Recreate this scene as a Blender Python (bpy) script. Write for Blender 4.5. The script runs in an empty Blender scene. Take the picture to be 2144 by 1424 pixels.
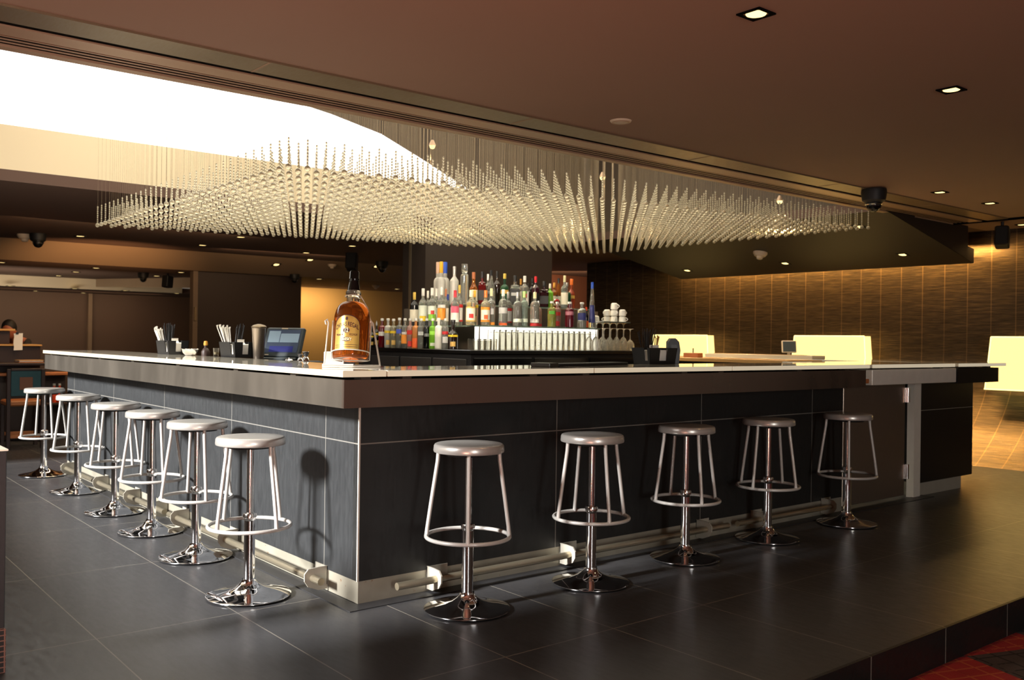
import bpy, bmesh, math, random
from mathutils import Vector, Matrix, Euler
random.seed(7)
PI = math.pi
COL = bpy.context.scene.collection
SC = bpy.context.scene

# ------------------------------------------------------------------ colours and materials
def lin(r, g, b):
    f = lambda c: (c/255/12.92) if c/255 <= 0.04045 else ((c/255+0.055)/1.055)**2.4
    return (f(r), f(g), f(b), 1.0)

class NT:
    """tiny node-tree helper"""
    def __init__(s, name):
        s.m = bpy.data.materials.new(name); s.m.use_nodes = True
        s.t = s.m.node_tree; s.t.nodes.clear()
        s.out = s.n('ShaderNodeOutputMaterial')
    def n(s, typ, **kw):
        nd = s.t.nodes.new(typ)
        for k, v in kw.items(): setattr(nd, k, v)
        return nd
    def l(s, a, b): s.t.links.new(a, b)
    def val(s, sock, v):
        if isinstance(v, bpy.types.NodeSocket): s.l(v, sock)
        else: sock.default_value = v
    def math(s, op, a, b=None, c=None):
        nd = s.n('ShaderNodeMath', operation=op)
        s.val(nd.inputs[0], a)
        if b is not None: s.val(nd.inputs[1], b)
        if c is not None: s.val(nd.inputs[2], c)
        return nd.outputs[0]
    def mix(s, fac, a, b):
        nd = s.n('ShaderNodeMix', data_type='RGBA')
        s.val(nd.inputs[0], fac); s.val(nd.inputs[6], a); s.val(nd.inputs[7], b)
        return nd.outputs[2]
    def coords(s):
        tc = s.n('ShaderNodeTexCoord'); sep = s.n('ShaderNodeSeparateXYZ')
        s.l(tc.outputs['Object'], sep.inputs[0]); return tc.outputs['Object'], sep.outputs
    def noise(s, vec, scale, detail=3.0, rough=.5, stretch=None):
        if stretch:
            mp = s.n('ShaderNodeMapping'); s.l(vec, mp.inputs[0]); mp.inputs['Scale'].default_value = stretch; vec = mp.outputs[0]
        nd = s.n('ShaderNodeTexNoise'); s.l(vec, nd.inputs['Vector'])
        nd.inputs['Scale'].default_value = scale; nd.inputs['Detail'].default_value = detail; nd.inputs['Roughness'].default_value = rough
        return nd.outputs['Fac']
    def ramp(s, fac, stops):
        nd = s.n('ShaderNodeValToRGB'); s.l(fac, nd.inputs[0]); cr = nd.color_ramp
        while len(cr.elements) < len(stops): cr.elements.new(.5)
        for e, (p, c) in zip(cr.elements, stops): e.position = p; e.color = c
        return nd.outputs[0]
    def rng(s, v, a, b, c, d):
        nd = s.n('ShaderNodeMapRange'); s.val(nd.inputs[0], v)
        for i, x in enumerate((a, b, c, d)): nd.inputs[i+1].default_value = x
        return nd.outputs[0]
    def bump(s, h, strength=.2, dist=.01):
        nd = s.n('ShaderNodeBump'); s.l(h, nd.inputs['Height']); nd.inputs['Strength'].default_value = strength; nd.inputs['Distance'].default_value = dist
        return nd.outputs[0]
    def bsdf(s, base, rough=.5, metal=0.0, normal=None, **kw):
        b = s.n('ShaderNodeBsdfPrincipled')
        s.val(b.inputs['Base Color'], base); s.val(b.inputs['Roughness'], rough); s.val(b.inputs['Metallic'], metal)
        if normal is not None: s.l(normal, b.inputs['Normal'])
        for k, v in kw.items(): s.val(b.inputs[k.replace('_', ' ')], v)
        s.l(b.outputs[0], s.out.inputs[0]); s.b = b
        return b

def plain(name, c, rough=.5, metal=0.0, var=.12, scale=6.0, **kw):
    """procedural material: base colour gently broken up by noise"""
    t = NT(name); v, _ = t.coords()
    f = t.noise(v, scale)
    c2 = tuple(min(1, x*(1-var)) for x in c[:3])+(1,); c3 = tuple(min(1, x*(1+var)) for x in c[:3])+(1,)
    t.bsdf(t.mix(f, c2, c3), rough, metal, **kw); return t.m

def glow(name, c, strength):
    t = NT(name); e = t.n('ShaderNodeEmission'); e.inputs[0].default_value = c; e.inputs[1].default_value = strength
    t.l(e.outputs[0], t.out.inputs[0]); return t.m

def line_mask(t, xyz, specs):
    """grout: specs = [(axis, period, offset, width)]"""
    m = None
    for ax, per, off, w in specs:
        a = t.math('FRACT', t.math('ADD', t.math('DIVIDE', t.math('SUBTRACT', xyz[ax], off), per), .5))
        d = t.math('MULTIPLY', t.math('ABSOLUTE', t.math('SUBTRACT', a, .5)), per)
        k = t.math('LESS_THAN', d, w/2)
        m = k if m is None else t.math('MAXIMUM', m, k)
    return m

def slate(name, c, grout, specs, rough=(.3, .45), stretch=None, bump=.12, spec=.5, nscale=3.0):
    t = NT(name); v, xyz = t.coords()
    n1 = t.noise(v, nscale, 4, .6); n2 = t.noise(v, 40, 4, .65, stretch)
    f = t.math('ADD', t.math('MULTIPLY', n1, .5), t.math('MULTIPLY', n2, .5))
    c1 = tuple(x*.62 for x in c[:3])+(1,); c2 = tuple(x*1.4 for x in c[:3])+(1,)
    col = t.mix(f, c1, c2)
    m = line_mask(t, xyz, specs)
    col = t.mix(m, col, grout)
    r = t.rng(n2, .3, .7, rough[0], rough[1])
    t.bsdf(col, r, 0, t.bump(n2, bump, .004), Specular_IOR_Level=spec)
    return t.m

M = {}
M['floor'] = slate('dark slate floor tile', lin(58, 58, 60), lin(132, 127, 118), [(0, .613, .113, .005), (1, 1.2, -.985, .005)], (.28, .40), (1, .25, 1), .05)
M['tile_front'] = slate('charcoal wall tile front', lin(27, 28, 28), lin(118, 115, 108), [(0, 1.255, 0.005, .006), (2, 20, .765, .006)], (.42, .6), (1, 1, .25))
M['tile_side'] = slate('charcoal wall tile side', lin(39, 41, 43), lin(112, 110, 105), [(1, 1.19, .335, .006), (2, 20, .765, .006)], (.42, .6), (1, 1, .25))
M['riser'] = slate('step riser tile', lin(15, 15, 15), lin(110, 104, 96), [(0, .633, 1.306, .007)], (.4, .55))
M['pillar_tile'] = slate('dark pedestal tile', lin(40, 42, 46), lin(190, 150, 130), [(2, 30, .163, .006)], (.4, .55))
M['mosaic'] = slate('small mosaic tile', lin(34, 30, 30), lin(150, 110, 96), [(0, .06, 0, .005), (2, .02, 0, .004)], (.4, .5))
M['skirt'] = plain('dark stone skirting', lin(44, 44, 46), .45, 0, .4, 14)
M['white_grout'] = plain('pale corner bead', lin(205, 198, 186), .5)

def brushed(name, c, rough, stretch, metal=.9, var=.25, aniso=None):
    t = NT(name); v, _ = t.coords()
    n = t.noise(v, 18, 5, .6, stretch); n2 = t.noise(v, 1.6, 2)
    f = t.math('ADD', t.math('MULTIPLY', n, .6), t.math('MULTIPLY', n2, .4))
    c1 = tuple(x*(1-var) for x in c[:3])+(1,); c2 = tuple(min(1, x*(1+var)) for x in c[:3])+(1,)
    t.bsdf(t.mix(f, c1, c2), t.rng(n, .25, .75, rough*.8, rough*1.25), metal)
    return t.m
M['fascia'] = brushed('brushed steel fascia', lin(156, 140, 128), .3, (.2, 1, .05), .92, .2)
M['fascia_side'] = brushed('brushed steel fascia side', lin(146, 138, 127), .34, (1, .16, .05), .88, .22)
M['steel'] = brushed('stainless sheet', lin(170, 156, 142), .34, (10, 10, .5), .85)
M['galv'] = brushed('galvanised kick plate', lin(176, 171, 158), .42, (1, 1, 1), .2, .2)
def rusty():
    t = NT('rust flecked plate'); v, xyz = t.coords()
    n = t.noise(v, 26, 6, .7); n2 = t.noise(v, 5, 3)
    rust = t.math('MULTIPLY', t.math('GREATER_THAN', n, .66), t.math('GREATER_THAN', n2, .5))
    base = t.mix(n2, lin(140, 136, 122), lin(190, 184, 168))
    t.bsdf(t.mix(rust, base, lin(122, 78, 40)), .45, t.math('MULTIPLY', t.math('SUBTRACT', 1, rust), .45))
    return t.m
M['kick'] = rusty()
M['flap'] = plain('steel lightened for reflection', lin(232, 226, 214), .35, .1, .08, 12)  # steel made paler in its colour for the light it reflects
M['cam_black'] = plain('black camera housing', lin(10, 10, 11), .5)
M['chrome'] = plain('polished chrome', (.86, .86, .88, 1), .045, 1.0, .02)
M['chrome2'] = plain('satin chrome tube', (.8, .78, .76, 1), .13, 1.0, .04)
M['rail'] = plain('worn nickel rail', lin(190, 180, 156), .3, .85, .04)
M['stool_paint'] = plain('silver lacquer', lin(192, 189, 184), .34, .12, .03, Coat_Weight=.3)
def seat_mat():
    t = NT('brushed aluminium seat'); v, xyz = t.coords()
    n = t.noise(v, 14, 2, .5, (.15, 1.2, 1))
    t.bsdf(t.mix(n, lin(184, 181, 176), lin(192, 188, 182)), .3, .5); return t.m
M['seat'] = seat_mat()
M['black'] = plain('black plastic', lin(24, 24, 26), .42)
M['black_gloss'] = plain('black gloss', lin(12, 12, 13), .14)
M['black_matte'] = plain('black rubber', lin(20, 20, 21), .7)
M['dark_grey'] = plain('dark grey laminate', lin(46, 44, 43), .35)
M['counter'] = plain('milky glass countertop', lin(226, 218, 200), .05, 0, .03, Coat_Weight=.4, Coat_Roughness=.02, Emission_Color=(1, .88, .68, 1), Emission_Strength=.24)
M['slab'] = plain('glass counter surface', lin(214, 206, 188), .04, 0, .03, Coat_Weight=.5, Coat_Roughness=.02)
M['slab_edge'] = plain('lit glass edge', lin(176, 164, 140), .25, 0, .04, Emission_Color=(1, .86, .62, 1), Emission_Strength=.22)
M['counter_edge'] = plain('clip metal', lin(90, 84, 76), .4, .7)
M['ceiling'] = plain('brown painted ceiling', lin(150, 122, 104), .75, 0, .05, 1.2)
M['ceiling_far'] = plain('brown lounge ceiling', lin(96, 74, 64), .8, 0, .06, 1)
M['beam'] = plain('tan beam', lin(160, 136, 110), .7, 0, .06, 1)
M['beam_pale'] = plain('cream beam', lin(226, 208, 178), .6, 0, .05, 1)
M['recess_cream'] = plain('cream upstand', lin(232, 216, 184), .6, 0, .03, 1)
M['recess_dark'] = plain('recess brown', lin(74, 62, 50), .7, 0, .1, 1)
M['soffit'] = plain('dark brown soffit', lin(24, 17, 17), .6, 0, .08, 1)
M['trim_brown'] = plain('brown aluminium trim', lin(186, 156, 130), .35, .4, .06)
M['trim_slot'] = plain('slot shadow', lin(6, 5, 5), .9, 0, .1, 6, Specular_IOR_Level=.05)
M['trim_panel'] = brushed('satin ceiling panel', lin(140, 124, 100), .35, (6, 1, 1), .6)
M['wall_dark'] = plain('dark brown wall', lin(84, 64, 52), .6, 0, .1, 1)
M['wall_darker'] = plain('very dark brown panel', lin(46, 32, 28), .5, 0, .1, 1)
M['pilaster'] = plain('taupe pilaster', lin(120, 102, 84), .6)
M['wall_gold'] = plain('ochre wall', lin(200, 164, 116), .65, 0, .05, 1)
M['wall_red'] = plain('terracotta wall', lin(120, 76, 56), .7, 0, .06, 1)
M['pillar'] = plain('grey brown column', lin(52, 42, 36), .55, 0, .06)
def woven():
    t = NT('woven bronze mosaic'); v, xyz = t.coords()
    n = t.noise(v, 7, 5, .7, (1, .35, 9)); n2 = t.noise(v, .9, 3, .5, (1, 1, .5)); n3 = t.noise(v, 60, 2, .5, (.2, .10, 3.0))
    seam = line_mask(t, xyz, [(1, .27, .1, .012)])
    f = t.math('ADD', t.math('MULTIPLY', n, .5), t.math('MULTIPLY', n3, .5))
    col = t.ramp(f, [(.34, lin(36, 29, 24)), (.5, lin(60, 49, 38)), (.68, lin(92, 74, 52))])
    col = t.mix(t.math('MULTIPLY', seam, t.math('MULTIPLY', n2, .45)), col, lin(150, 118, 80))
    tg = t.n('ShaderNodeTangent', direction_type='RADIAL', axis='Z')
    b = t.bsdf(col, t.rng(n3, .3, .7, .34, .48), .85, t.bump(f, .2, .01), Anisotropic=.85); t.l(tg.outputs[0], b.inputs['Tangent']); return t.m
M['woven'] = woven()
def carpet():
    t = NT('red and grey patterned carpet'); v, xyz = t.coords()
    mp = t.n('ShaderNodeMapping'); t.l(v, mp.inputs[0]); mp.inputs['Rotation'].default_value = (0, 0, .35)
    sp = t.n('ShaderNodeSeparateXYZ'); t.l(mp.outputs[0], sp.inputs[0])
    ch = t.n('ShaderNodeTexChecker'); t.l(mp.outputs[0], ch.inputs[0]); ch.inputs['Scale'].default_value = 1.9
    n = t.noise(mp.outputs[0], 8, 4, .6)
    lines = line_mask(t, sp.outputs, [(0, .11, .02, .012), (1, .085, .01, .011)])
    fine = t.noise(mp.outputs[0], 120, 2)
    red = t.mix(n, lin(128, 18, 24), lin(176, 40, 38)); grey = t.mix(n, lin(52, 44, 43), lin(80, 67, 63))
    col = t.mix(ch.outputs[1], red, grey)
    dark = t.mix(ch.outputs[1], lin(176, 84, 44), lin(20, 17, 17))
    col = t.mix(t.math('MULTIPLY', lines, t.math('GREATER_THAN', n, .4)), col, dark)
    t.bsdf(col, .9, 0, t.bump(fine, .4, .01)); return t.m
M['carpet'] = carpet()

def glass(name, c, rough=.03, trans=.92, ior=1.45, **kw):
    t = NT(name); v, _ = t.coords(); f = t.noise(v, 9)
    c2 = tuple(x*.94 for x in c[:3])+(1,)
    t.bsdf(t.mix(f, c2, c), rough, 0, Transmission_Weight=trans, IOR=ior, **kw); return t.m
M['bead'] = glass('crystal bead', (1, .91, .66, 1), .03, .68, 1.48)
M['cable'] = plain('clear nylon line', lin(176, 156, 126), .4, 0, .02, Alpha=.55)
M['shelf_glass'] = glass('green edged glass', (.62, .86, .70, 1), .03, .8)
def thin_glass(nm, blend):
    t = NT(nm); v, _ = t.coords(); f = t.noise(v, 9)
    tr = t.n('ShaderNodeBsdfTransparent'); t.l(t.mix(f, (.955, .955, .94, 1), (.975, .975, .96, 1)), tr.inputs[0])
    gl = t.n('ShaderNodeBsdfGlossy'); gl.inputs['Roughness'].default_value = .06; gl.inputs[0].default_value = (1, .95, .86, 1)
    lw = t.n('ShaderNodeLayerWeight'); lw.inputs[0].default_value = blend
    mx = t.n('ShaderNodeMixShader'); t.l(lw.outputs[0], mx.inputs[0]); t.l(tr.outputs[0], mx.inputs[1]); t.l(gl.outputs[0], mx.inputs[2]); df = t.n('ShaderNodeBsdfTranslucent'); df.inputs[0].default_value = (1, .95, .86, 1); m2 = t.n('ShaderNodeMixShader'); m2.inputs[0].default_value = .17 if blend > .3 else .05
    t.l(mx.outputs[0], m2.inputs[1]); t.l(df.outputs[0], m2.inputs[2]); t.l(m2.outputs[0], t.out.inputs[0]); return t.m
M['drink_glass'] = thin_glass('thin clear glass', .16)
M['stem_glass'] = thin_glass('stemmed clear glass', .34)
BOT = {
 'black': M['black_gloss'], 'clear': glass('bottle clear', (.86, .88, .80, 1), .04, .86), 'frost': glass('bottle frosted', (.92, .90, .82, 1), .38, .55),
 'lemon': glass('bottle pale lemon', (.9, .86, .6, 1), .1, .8), 'rose': glass('bottle pale red', (.95, .55, .45, 1), .1, .7),
 'amber': glass('bottle orange', (.98, .38, .10, 1), .12, .5), 'green': glass('bottle lime green', (.28, .72, .05, 1), .08, .45),
 'milk': plain('bottle opaque white', lin(232, 230, 220), .2), 'brown': plain('bottle black brown', lin(26, 14, 8), .08, 0, .2, Coat_Weight=.6),
 'red': plain('bottle deep red', lin(96, 8, 18), .08, 0, .2, Coat_Weight=.5), 'straw': glass('bottle straw', (.92, .84, .58, 1), .05, .8),
 'aqua': glass('bottle aqua', (.70, .88, .72, 1), .05, .8), 'olive': glass('bottle olive', (.55, .56, .12, 1), .06, .7),
 'pink': glass('bottle pink', (.85, .42, .32, 1), .06, .7), 'burgundy': plain('bottle burgundy', lin(84, 10, 26), .08, 0, .2, Coat_Weight=.5),
 'whisky': glass('bottle whisky', (.72, .22, .03, 1), .04, .7), 'cherry': plain('bottle cherry', lin(92, 12, 10), .08, 0, .2, Coat_Weight=.5),
 'cherryblack': plain('bottle cherry black', lin(40, 10, 14), .1, 0, .3, Coat_Weight=.5), 'dark': plain('bottle dark brown', lin(40, 24, 18), .1, 0, .2, Coat_Weight=.5),
 'bottle': glass('bottle green', (.03, .12, .05, 1), .05, .4), 'plum': plain('bottle plum', lin(46, 10, 22), .1, 0, .2, Coat_Weight=.5),
 'ruby': glass('bottle ruby', (.5, .08, .03, 1), .05, .5),
}
CAPC = dict(black=(22, 22, 24), white=(236, 232, 222), steel=(170, 170, 170), cork=(222, 186, 84), copper=(176, 104, 62), red=(196, 30, 44), cream=(238, 226, 176),
 yellow=(240, 178, 40), orange=(240, 120, 44), silver=(190, 188, 184), lime=(196, 214, 140), orangered=(224, 74, 30), blue=(44, 88, 196), rosecap=(214, 178, 150),
 glass=(236, 230, 210), gold=(206, 150, 62), dark=(40, 26, 24))
CAP = {k: plain('cap '+k, lin(*v), .35, .7 if k in ('steel', 'silver') else 0, .05) for k, v in CAPC.items()}
LABC = dict(yellow=(236, 200, 40), white=(232, 226, 216), blue=(70, 92, 196), orange=(240, 150, 50), red=(206, 48, 40), orangered=(236, 96, 40), silver=(196, 196, 192),
 grey=(120, 120, 118), lime=(150, 214, 70), crimson=(196, 40, 44), cream=(238, 230, 206), mauve=(176, 110, 124), navy=(44, 50, 110), pink=(226, 96, 120), tan=(222, 180, 96),
 black=(22, 20, 20), green=(90, 170, 60), gold=(206, 160, 70), peachcol=(240, 196, 130), pale=(226, 232, 214))
LAB = {k: plain('label '+k, lin(*v), .5, 0, .06, 40) for k, v in LABC.items()}
M['bulb'] = glow('warm lamp', (1, .74, .27, 1), 1.3)
M['bulb_small'] = glow('warm lamp far', (1, .70, .27, 1), 1.1)
M['lightbox'] = glow('luminous yellow acrylic', (1, .63, .19, 1), 1.15)
M['lightbox_edge'] = plain('acrylic edge', lin(250, 236, 150), .3, 0, .02, Emission_Color=(1, .86, .32, 1), Emission_Strength=1.0)
M['backlit'] = glow('backlit white panel', (1, .94, .82, 1), 1.15)
M['painted_daylight'] = glow('bright skylight', (1, .985, .94, 1), 2.0)  # emission stands in for daylight on the upper recess wall
M['screen_frame'] = plain('grey blue plastic', lin(58, 68, 74), .4)
M['screen_pale'] = plain('screen pale', lin(120, 136, 146), .25, 0, .03, Emission_Color=lin(120, 140, 154), Emission_Strength=.25)
M['screen_blue'] = plain('screen blue', lin(36, 42, 104), .25, 0, .03, Emission_Color=lin(34, 40, 120), Emission_Strength=.2)
M['screen_dark'] = plain('screen dark', lin(50, 60, 76), .25, 0, .03, Emission_Color=lin(50, 60, 80), Emission_Strength=.25)
M['paper'] = plain('white paper', lin(236, 232, 224), .8, 0, .03)
M['wood'] = plain('orange brown wood', lin(176, 108, 62), .5, 0, .2, 20)
M['wood_gold'] = plain('honey wood ledge', lin(196, 150, 88), .4, 0, .12, 10)
M['wood_dark'] = plain('dark stained wood', lin(44, 24, 20), .5, 0, .2, 10)
M['teal'] = plain('teal upholstery', lin(44, 78, 86), .8, 0, .15, 30)
M['white_wire'] = plain('white coated wire', lin(222, 216, 204), .35, .2, .03)
M['whisky'] = glass('whisky in clear glass', (.66, .15, .016, 1), .02, .82, 1.36)
M['clear_neck'] = glass('clear thick glass', (.98, .90, .72, 1), .02, .9)
M['gold_label'] = plain('gold foil label', lin(214, 176, 92), .28, .55, .1, 8)
M['label_dark'] = plain('dark red brown print', lin(70, 22, 16), .5)
M['label_cream'] = plain('cream print', lin(240, 226, 180), .5)
M['skin'] = plain('skin', lin(170, 98, 70), .6)
M['hair'] = plain('black hair', lin(22, 16, 15), .6, 0, .3, 60)
M['cloth'] = plain('dark clothes', lin(28, 24, 26), .85, 0, .2, 30)
M['cup'] = plain('white porcelain', lin(238, 232, 222), .2, 0, .02)
M['speaker'] = plain('black cabinet', lin(14, 14, 15), .55)
M['detector'] = plain('off white plastic', lin(206, 190, 168), .5)

# ------------------------------------------------------------------ geometry helpers
class MB:
    def __init__(s): s.v = []; s.f = []; s.sm = []
    def add(s, vs, fs, smooth=False):
        o = len(s.v); s.v += [tuple(p) for p in vs]
        for f in fs: s.f.append(tuple(i+o for i in f)); s.sm.append(smooth)
        return s
    def box(s, x0, x1, y0, y1, z0, z1):
        vs = [(x, y, z) for z in (z0, z1) for y in (y0, y1) for x in (x0, x1)]
        return s.add(vs, [(0, 2, 3, 1), (4, 5, 7, 6), (0, 1, 5, 4), (2, 6, 7, 3), (0, 4, 6, 2), (1, 3, 7, 5)])
    def bbox(s, x0, x1, y0, y1, z0, z1, b=.004):
        """bevelled box: octagonal plan plus chamfered top and bottom"""
        def ring(z, i):
            a, c, d, e = x0+i, x1-i, y0+i, y1-i
            return [(a+b, d, z), (c-b, d, z), (c, d+b, z), (c, e-b, z), (c-b, e, z), (a+b, e, z), (a, e-b, z), (a, d+b, z)]
        rs = [ring(z0, b), ring(z0+b, 0), ring(z1-b, 0), ring(z1, b)]
        vs = sum(rs, []); fs = [tuple(range(7, -1, -1)), tuple(range(24, 32))]
        for k in range(3):
            for i in range(8): j = (i+1) % 8; fs.append((k*8+i, k*8+j, k*8+8+j, k*8+8+i))
        return s.add(vs, fs)
    def tube(s, pts, r, n=10, closed=False, cap=True):
        pts = [Vector(p) for p in pts]; N = len(pts); rr = r if hasattr(r, '__len__') else [r]*N
        vs = []; ref = None
        for i, p in enumerate(pts):
            if closed: t = pts[(i+1) % N]-pts[i-1]
            else: t = pts[min(i+1, N-1)]-pts[max(i-1, 0)]
            t.normalize()
            if ref is None:
                ref = Vector((0, 0, 1)) if abs(t.z) < .9 else Vector((1, 0, 0))
            u = ref-t*ref.dot(t); u.normalize(); w = t.cross(u); ref = u
            for k in range(n):
                a = 2*PI*k/n; vs.append(p+(u*math.cos(a)+w*math.sin(a))*rr[i])
        fs = []
        for i in range(N if closed else N-1):
            j = (i+1) % N
            for k in range(n): l = (k+1) % n; fs.append((i*n+k, i*n+l, j*n+l, j*n+k))
        s.add(vs, fs, True)
        if cap and not closed:
            s.add(vs[:n], [tuple(range(n-1, -1, -1))]); s.add(vs[-n:], [tuple(range(n))])
        return s
    def lathe(s, prof, n=24, c=(0, 0, 0), a0=0.0, a1=2*PI, smooth=True):
        full = abs(a1-a0-2*PI) < 1e-6; m = n if full else n+1
        vs = []
        for r, z in prof:
            for k in range(m):
                a = a0+(a1-a0)*k/n; vs.append((c[0]+r*math.cos(a), c[1]+r*math.sin(a), c[2]+z))
        fs = []
        for i in range(len(prof)-1):
            for k in range(n):
                l = (k+1) % m; fs.append((i*m+k, i*m+l, (i+1)*m+l, (i+1)*m+k))
        return s.add(vs, fs, smooth)
    def prism(s, poly, z0, z1):
        n = len(poly); vs = [(x, y, z0) for x, y in poly]+[(x, y, z1) for x, y in poly]
        fs = [tuple(range(n-1, -1, -1)), tuple(range(n, 2*n))]+[(i, (i+1) % n, n+(i+1) % n, n+i) for i in range(n)]
        return s.add(vs, fs)
    def sphere(s, c, r, nu=16, nv=10, sc=(1, 1, 1)):
        vs = [(c[0], c[1], c[2]-r*sc[2])]
        for i in range(1, nv):
            t = PI*i/nv
            for k in range(nu):
                a = 2*PI*k/nu; vs.append((c[0]+r*sc[0]*math.sin(t)*math.cos(a), c[1]+r*sc[1]*math.sin(t)*math.sin(a), c[2]-r*sc[2]*math.cos(t)))
        vs.append((c[0], c[1], c[2]+r*sc[2])); L = len(vs)-1
        fs = [(0, 1+(k+1) % nu, 1+k) for k in range(nu)]
        for i in range(nv-2):
            for k in range(nu): l = (k+1) % nu; fs.append((1+i*nu+k, 1+i*nu+l, 1+(i+1)*nu+l, 1+(i+1)*nu+k))
        fs += [(1+(nv-2)*nu+k, 1+(nv-2)*nu+(k+1) % nu, L) for k in range(nu)]
        return s.add(vs, fs, True)
    def quad(s, *ps): return s.add(ps, [tuple(range(len(ps)))])
    def xf(s, mat):
        s.v = [tuple(mat @ Vector(p)) for p in s.v]; return s
    def join(s, o): return s.add2(o)
    def add2(s, o):
        k = len(s.v); s.v += o.v; s.f += [tuple(i+k for i in f) for f in o.f]; s.sm += o.sm; return s
    def mesh(s, name, mat):
        me = bpy.data.meshes.new(name); me.from_pydata(s.v, [], s.f); me.polygons.foreach_set('use_smooth', s.sm)
        me.materials.append(mat); me.update()
        if any(s.sm): me.set_sharp_from_angle(angle=math.radians(38))
        return me
    def build(s, name, mat, parent=None):
        o = bpy.data.objects.new(name, s.mesh(name, mat)); COL.objects.link(o)
        if parent is not None: o.parent = parent
        return o

def tag(o, label=None, cat=None, group=None, kind=None):
    if label: o['label'] = label
    if cat: o['category'] = cat
    if group: o['group'] = group
    if kind: o['kind'] = kind
    return o
def thing(name, label, cat, loc=(0, 0, 0), rz=0.0, group=None):
    o = bpy.data.objects.new(name, None); o.empty_display_size = .05; COL.objects.link(o)
    o.location = loc; o.rotation_euler = (0, 0, rz); return tag(o, label, cat, group)
def struct(name, mb, mat, parent=None): return tag(mb.build(name, mat, parent), kind='structure') if parent is None else mb.build(name, mat, parent)
def dup(root, loc, rz=0.0, label=None, group=None):
    r = root.copy(); COL.objects.link(r); r.location = loc; r.rotation_euler = (root.rotation_euler[0], root.rotation_euler[1], rz)
    if label: r['label'] = label
    if group: r['group'] = group
    for ch in list(root.children):
        c = ch.copy(); COL.objects.link(c); c.parent = r
        for g in list(ch.children):
            d = g.copy(); COL.objects.link(d); d.parent = c
    return r

CAMP = Vector((-2.225, -3.8704, 1.27))

# ------------------------------------------------------------------ the setting
ZC = 2.6
struct('floor', MB().prism([(-6, -1.862), (9.4, -1.862), (9.4, 20), (-6, 20)], -.16, 0), M['floor'])
struct('trim_1', MB().box(-6, 9.4, -1.878, -1.862, -.16, 0), M['riser'])
struct('floor_carpet', MB().prism([(-7, -12), (10, -12), (10, -1.862), (-7, -1.862)], -.2, -.16), M['carpet'])
struct('trim_2', MB().prism([(-.085, -.085), (5.45, -.085), (5.45, .02), (0, .02), (0, 5.35), (-.085, 5.35)], 0, .004), M['skirt'])
# main ceiling, cut around the recess x -3..6.375, y .97..5.19
RX0, RX1, RY0, RY1 = -3.0, 6.375, .97, 5.19
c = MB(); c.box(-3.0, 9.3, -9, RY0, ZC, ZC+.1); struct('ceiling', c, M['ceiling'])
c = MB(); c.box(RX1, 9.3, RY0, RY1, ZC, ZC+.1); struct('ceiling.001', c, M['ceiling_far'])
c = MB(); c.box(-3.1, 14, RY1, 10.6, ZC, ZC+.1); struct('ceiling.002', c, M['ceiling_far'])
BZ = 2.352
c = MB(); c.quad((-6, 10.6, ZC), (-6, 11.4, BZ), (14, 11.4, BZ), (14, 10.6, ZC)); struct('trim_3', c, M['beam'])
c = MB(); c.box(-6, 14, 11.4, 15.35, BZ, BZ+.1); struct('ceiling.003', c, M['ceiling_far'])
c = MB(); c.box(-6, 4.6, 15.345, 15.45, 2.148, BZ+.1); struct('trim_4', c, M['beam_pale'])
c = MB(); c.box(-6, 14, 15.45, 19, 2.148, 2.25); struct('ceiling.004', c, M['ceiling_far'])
c = MB(); c.quad((2.9, 15.3, 2.20), (2.9, 15.3, 2.352), (4.9, 11.6, 2.352), (4.9, 11.6, 2.13)); struct('trim_5', c, M['beam'])
# recess
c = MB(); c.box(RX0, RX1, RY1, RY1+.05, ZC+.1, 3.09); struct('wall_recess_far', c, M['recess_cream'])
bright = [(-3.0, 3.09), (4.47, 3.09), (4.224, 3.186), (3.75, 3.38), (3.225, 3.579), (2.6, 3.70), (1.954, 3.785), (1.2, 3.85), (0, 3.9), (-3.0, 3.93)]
c = MB(); c.add([(x, RY1+.02, z) for x, z in bright], [tuple(range(len(bright)))]); tag(c.build('wall_recess_glow', M['painted_daylight']), kind='structure')  # glowing wall panel; the daylight and its curved edge are put into the shape
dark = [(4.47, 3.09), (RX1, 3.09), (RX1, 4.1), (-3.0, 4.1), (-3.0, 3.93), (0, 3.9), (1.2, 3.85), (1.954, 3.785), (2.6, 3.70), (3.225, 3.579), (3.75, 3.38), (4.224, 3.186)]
c = MB(); c.add([(x, RY1+.01, z) for x, z in dark], [tuple(range(len(dark)))]); struct('wall_recess_upper', c, M['recess_dark'])  # darker piece of the same wall, cut along the shade line
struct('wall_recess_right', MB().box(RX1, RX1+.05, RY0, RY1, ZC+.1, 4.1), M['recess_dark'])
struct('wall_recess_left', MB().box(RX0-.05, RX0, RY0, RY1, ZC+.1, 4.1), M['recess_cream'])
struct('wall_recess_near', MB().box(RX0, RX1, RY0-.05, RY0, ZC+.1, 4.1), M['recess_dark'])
struct('ceiling_recess', MB().box(RX0, RX1, RY0, RY1, 4.1, 4.15), M['recess_dark'])
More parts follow.
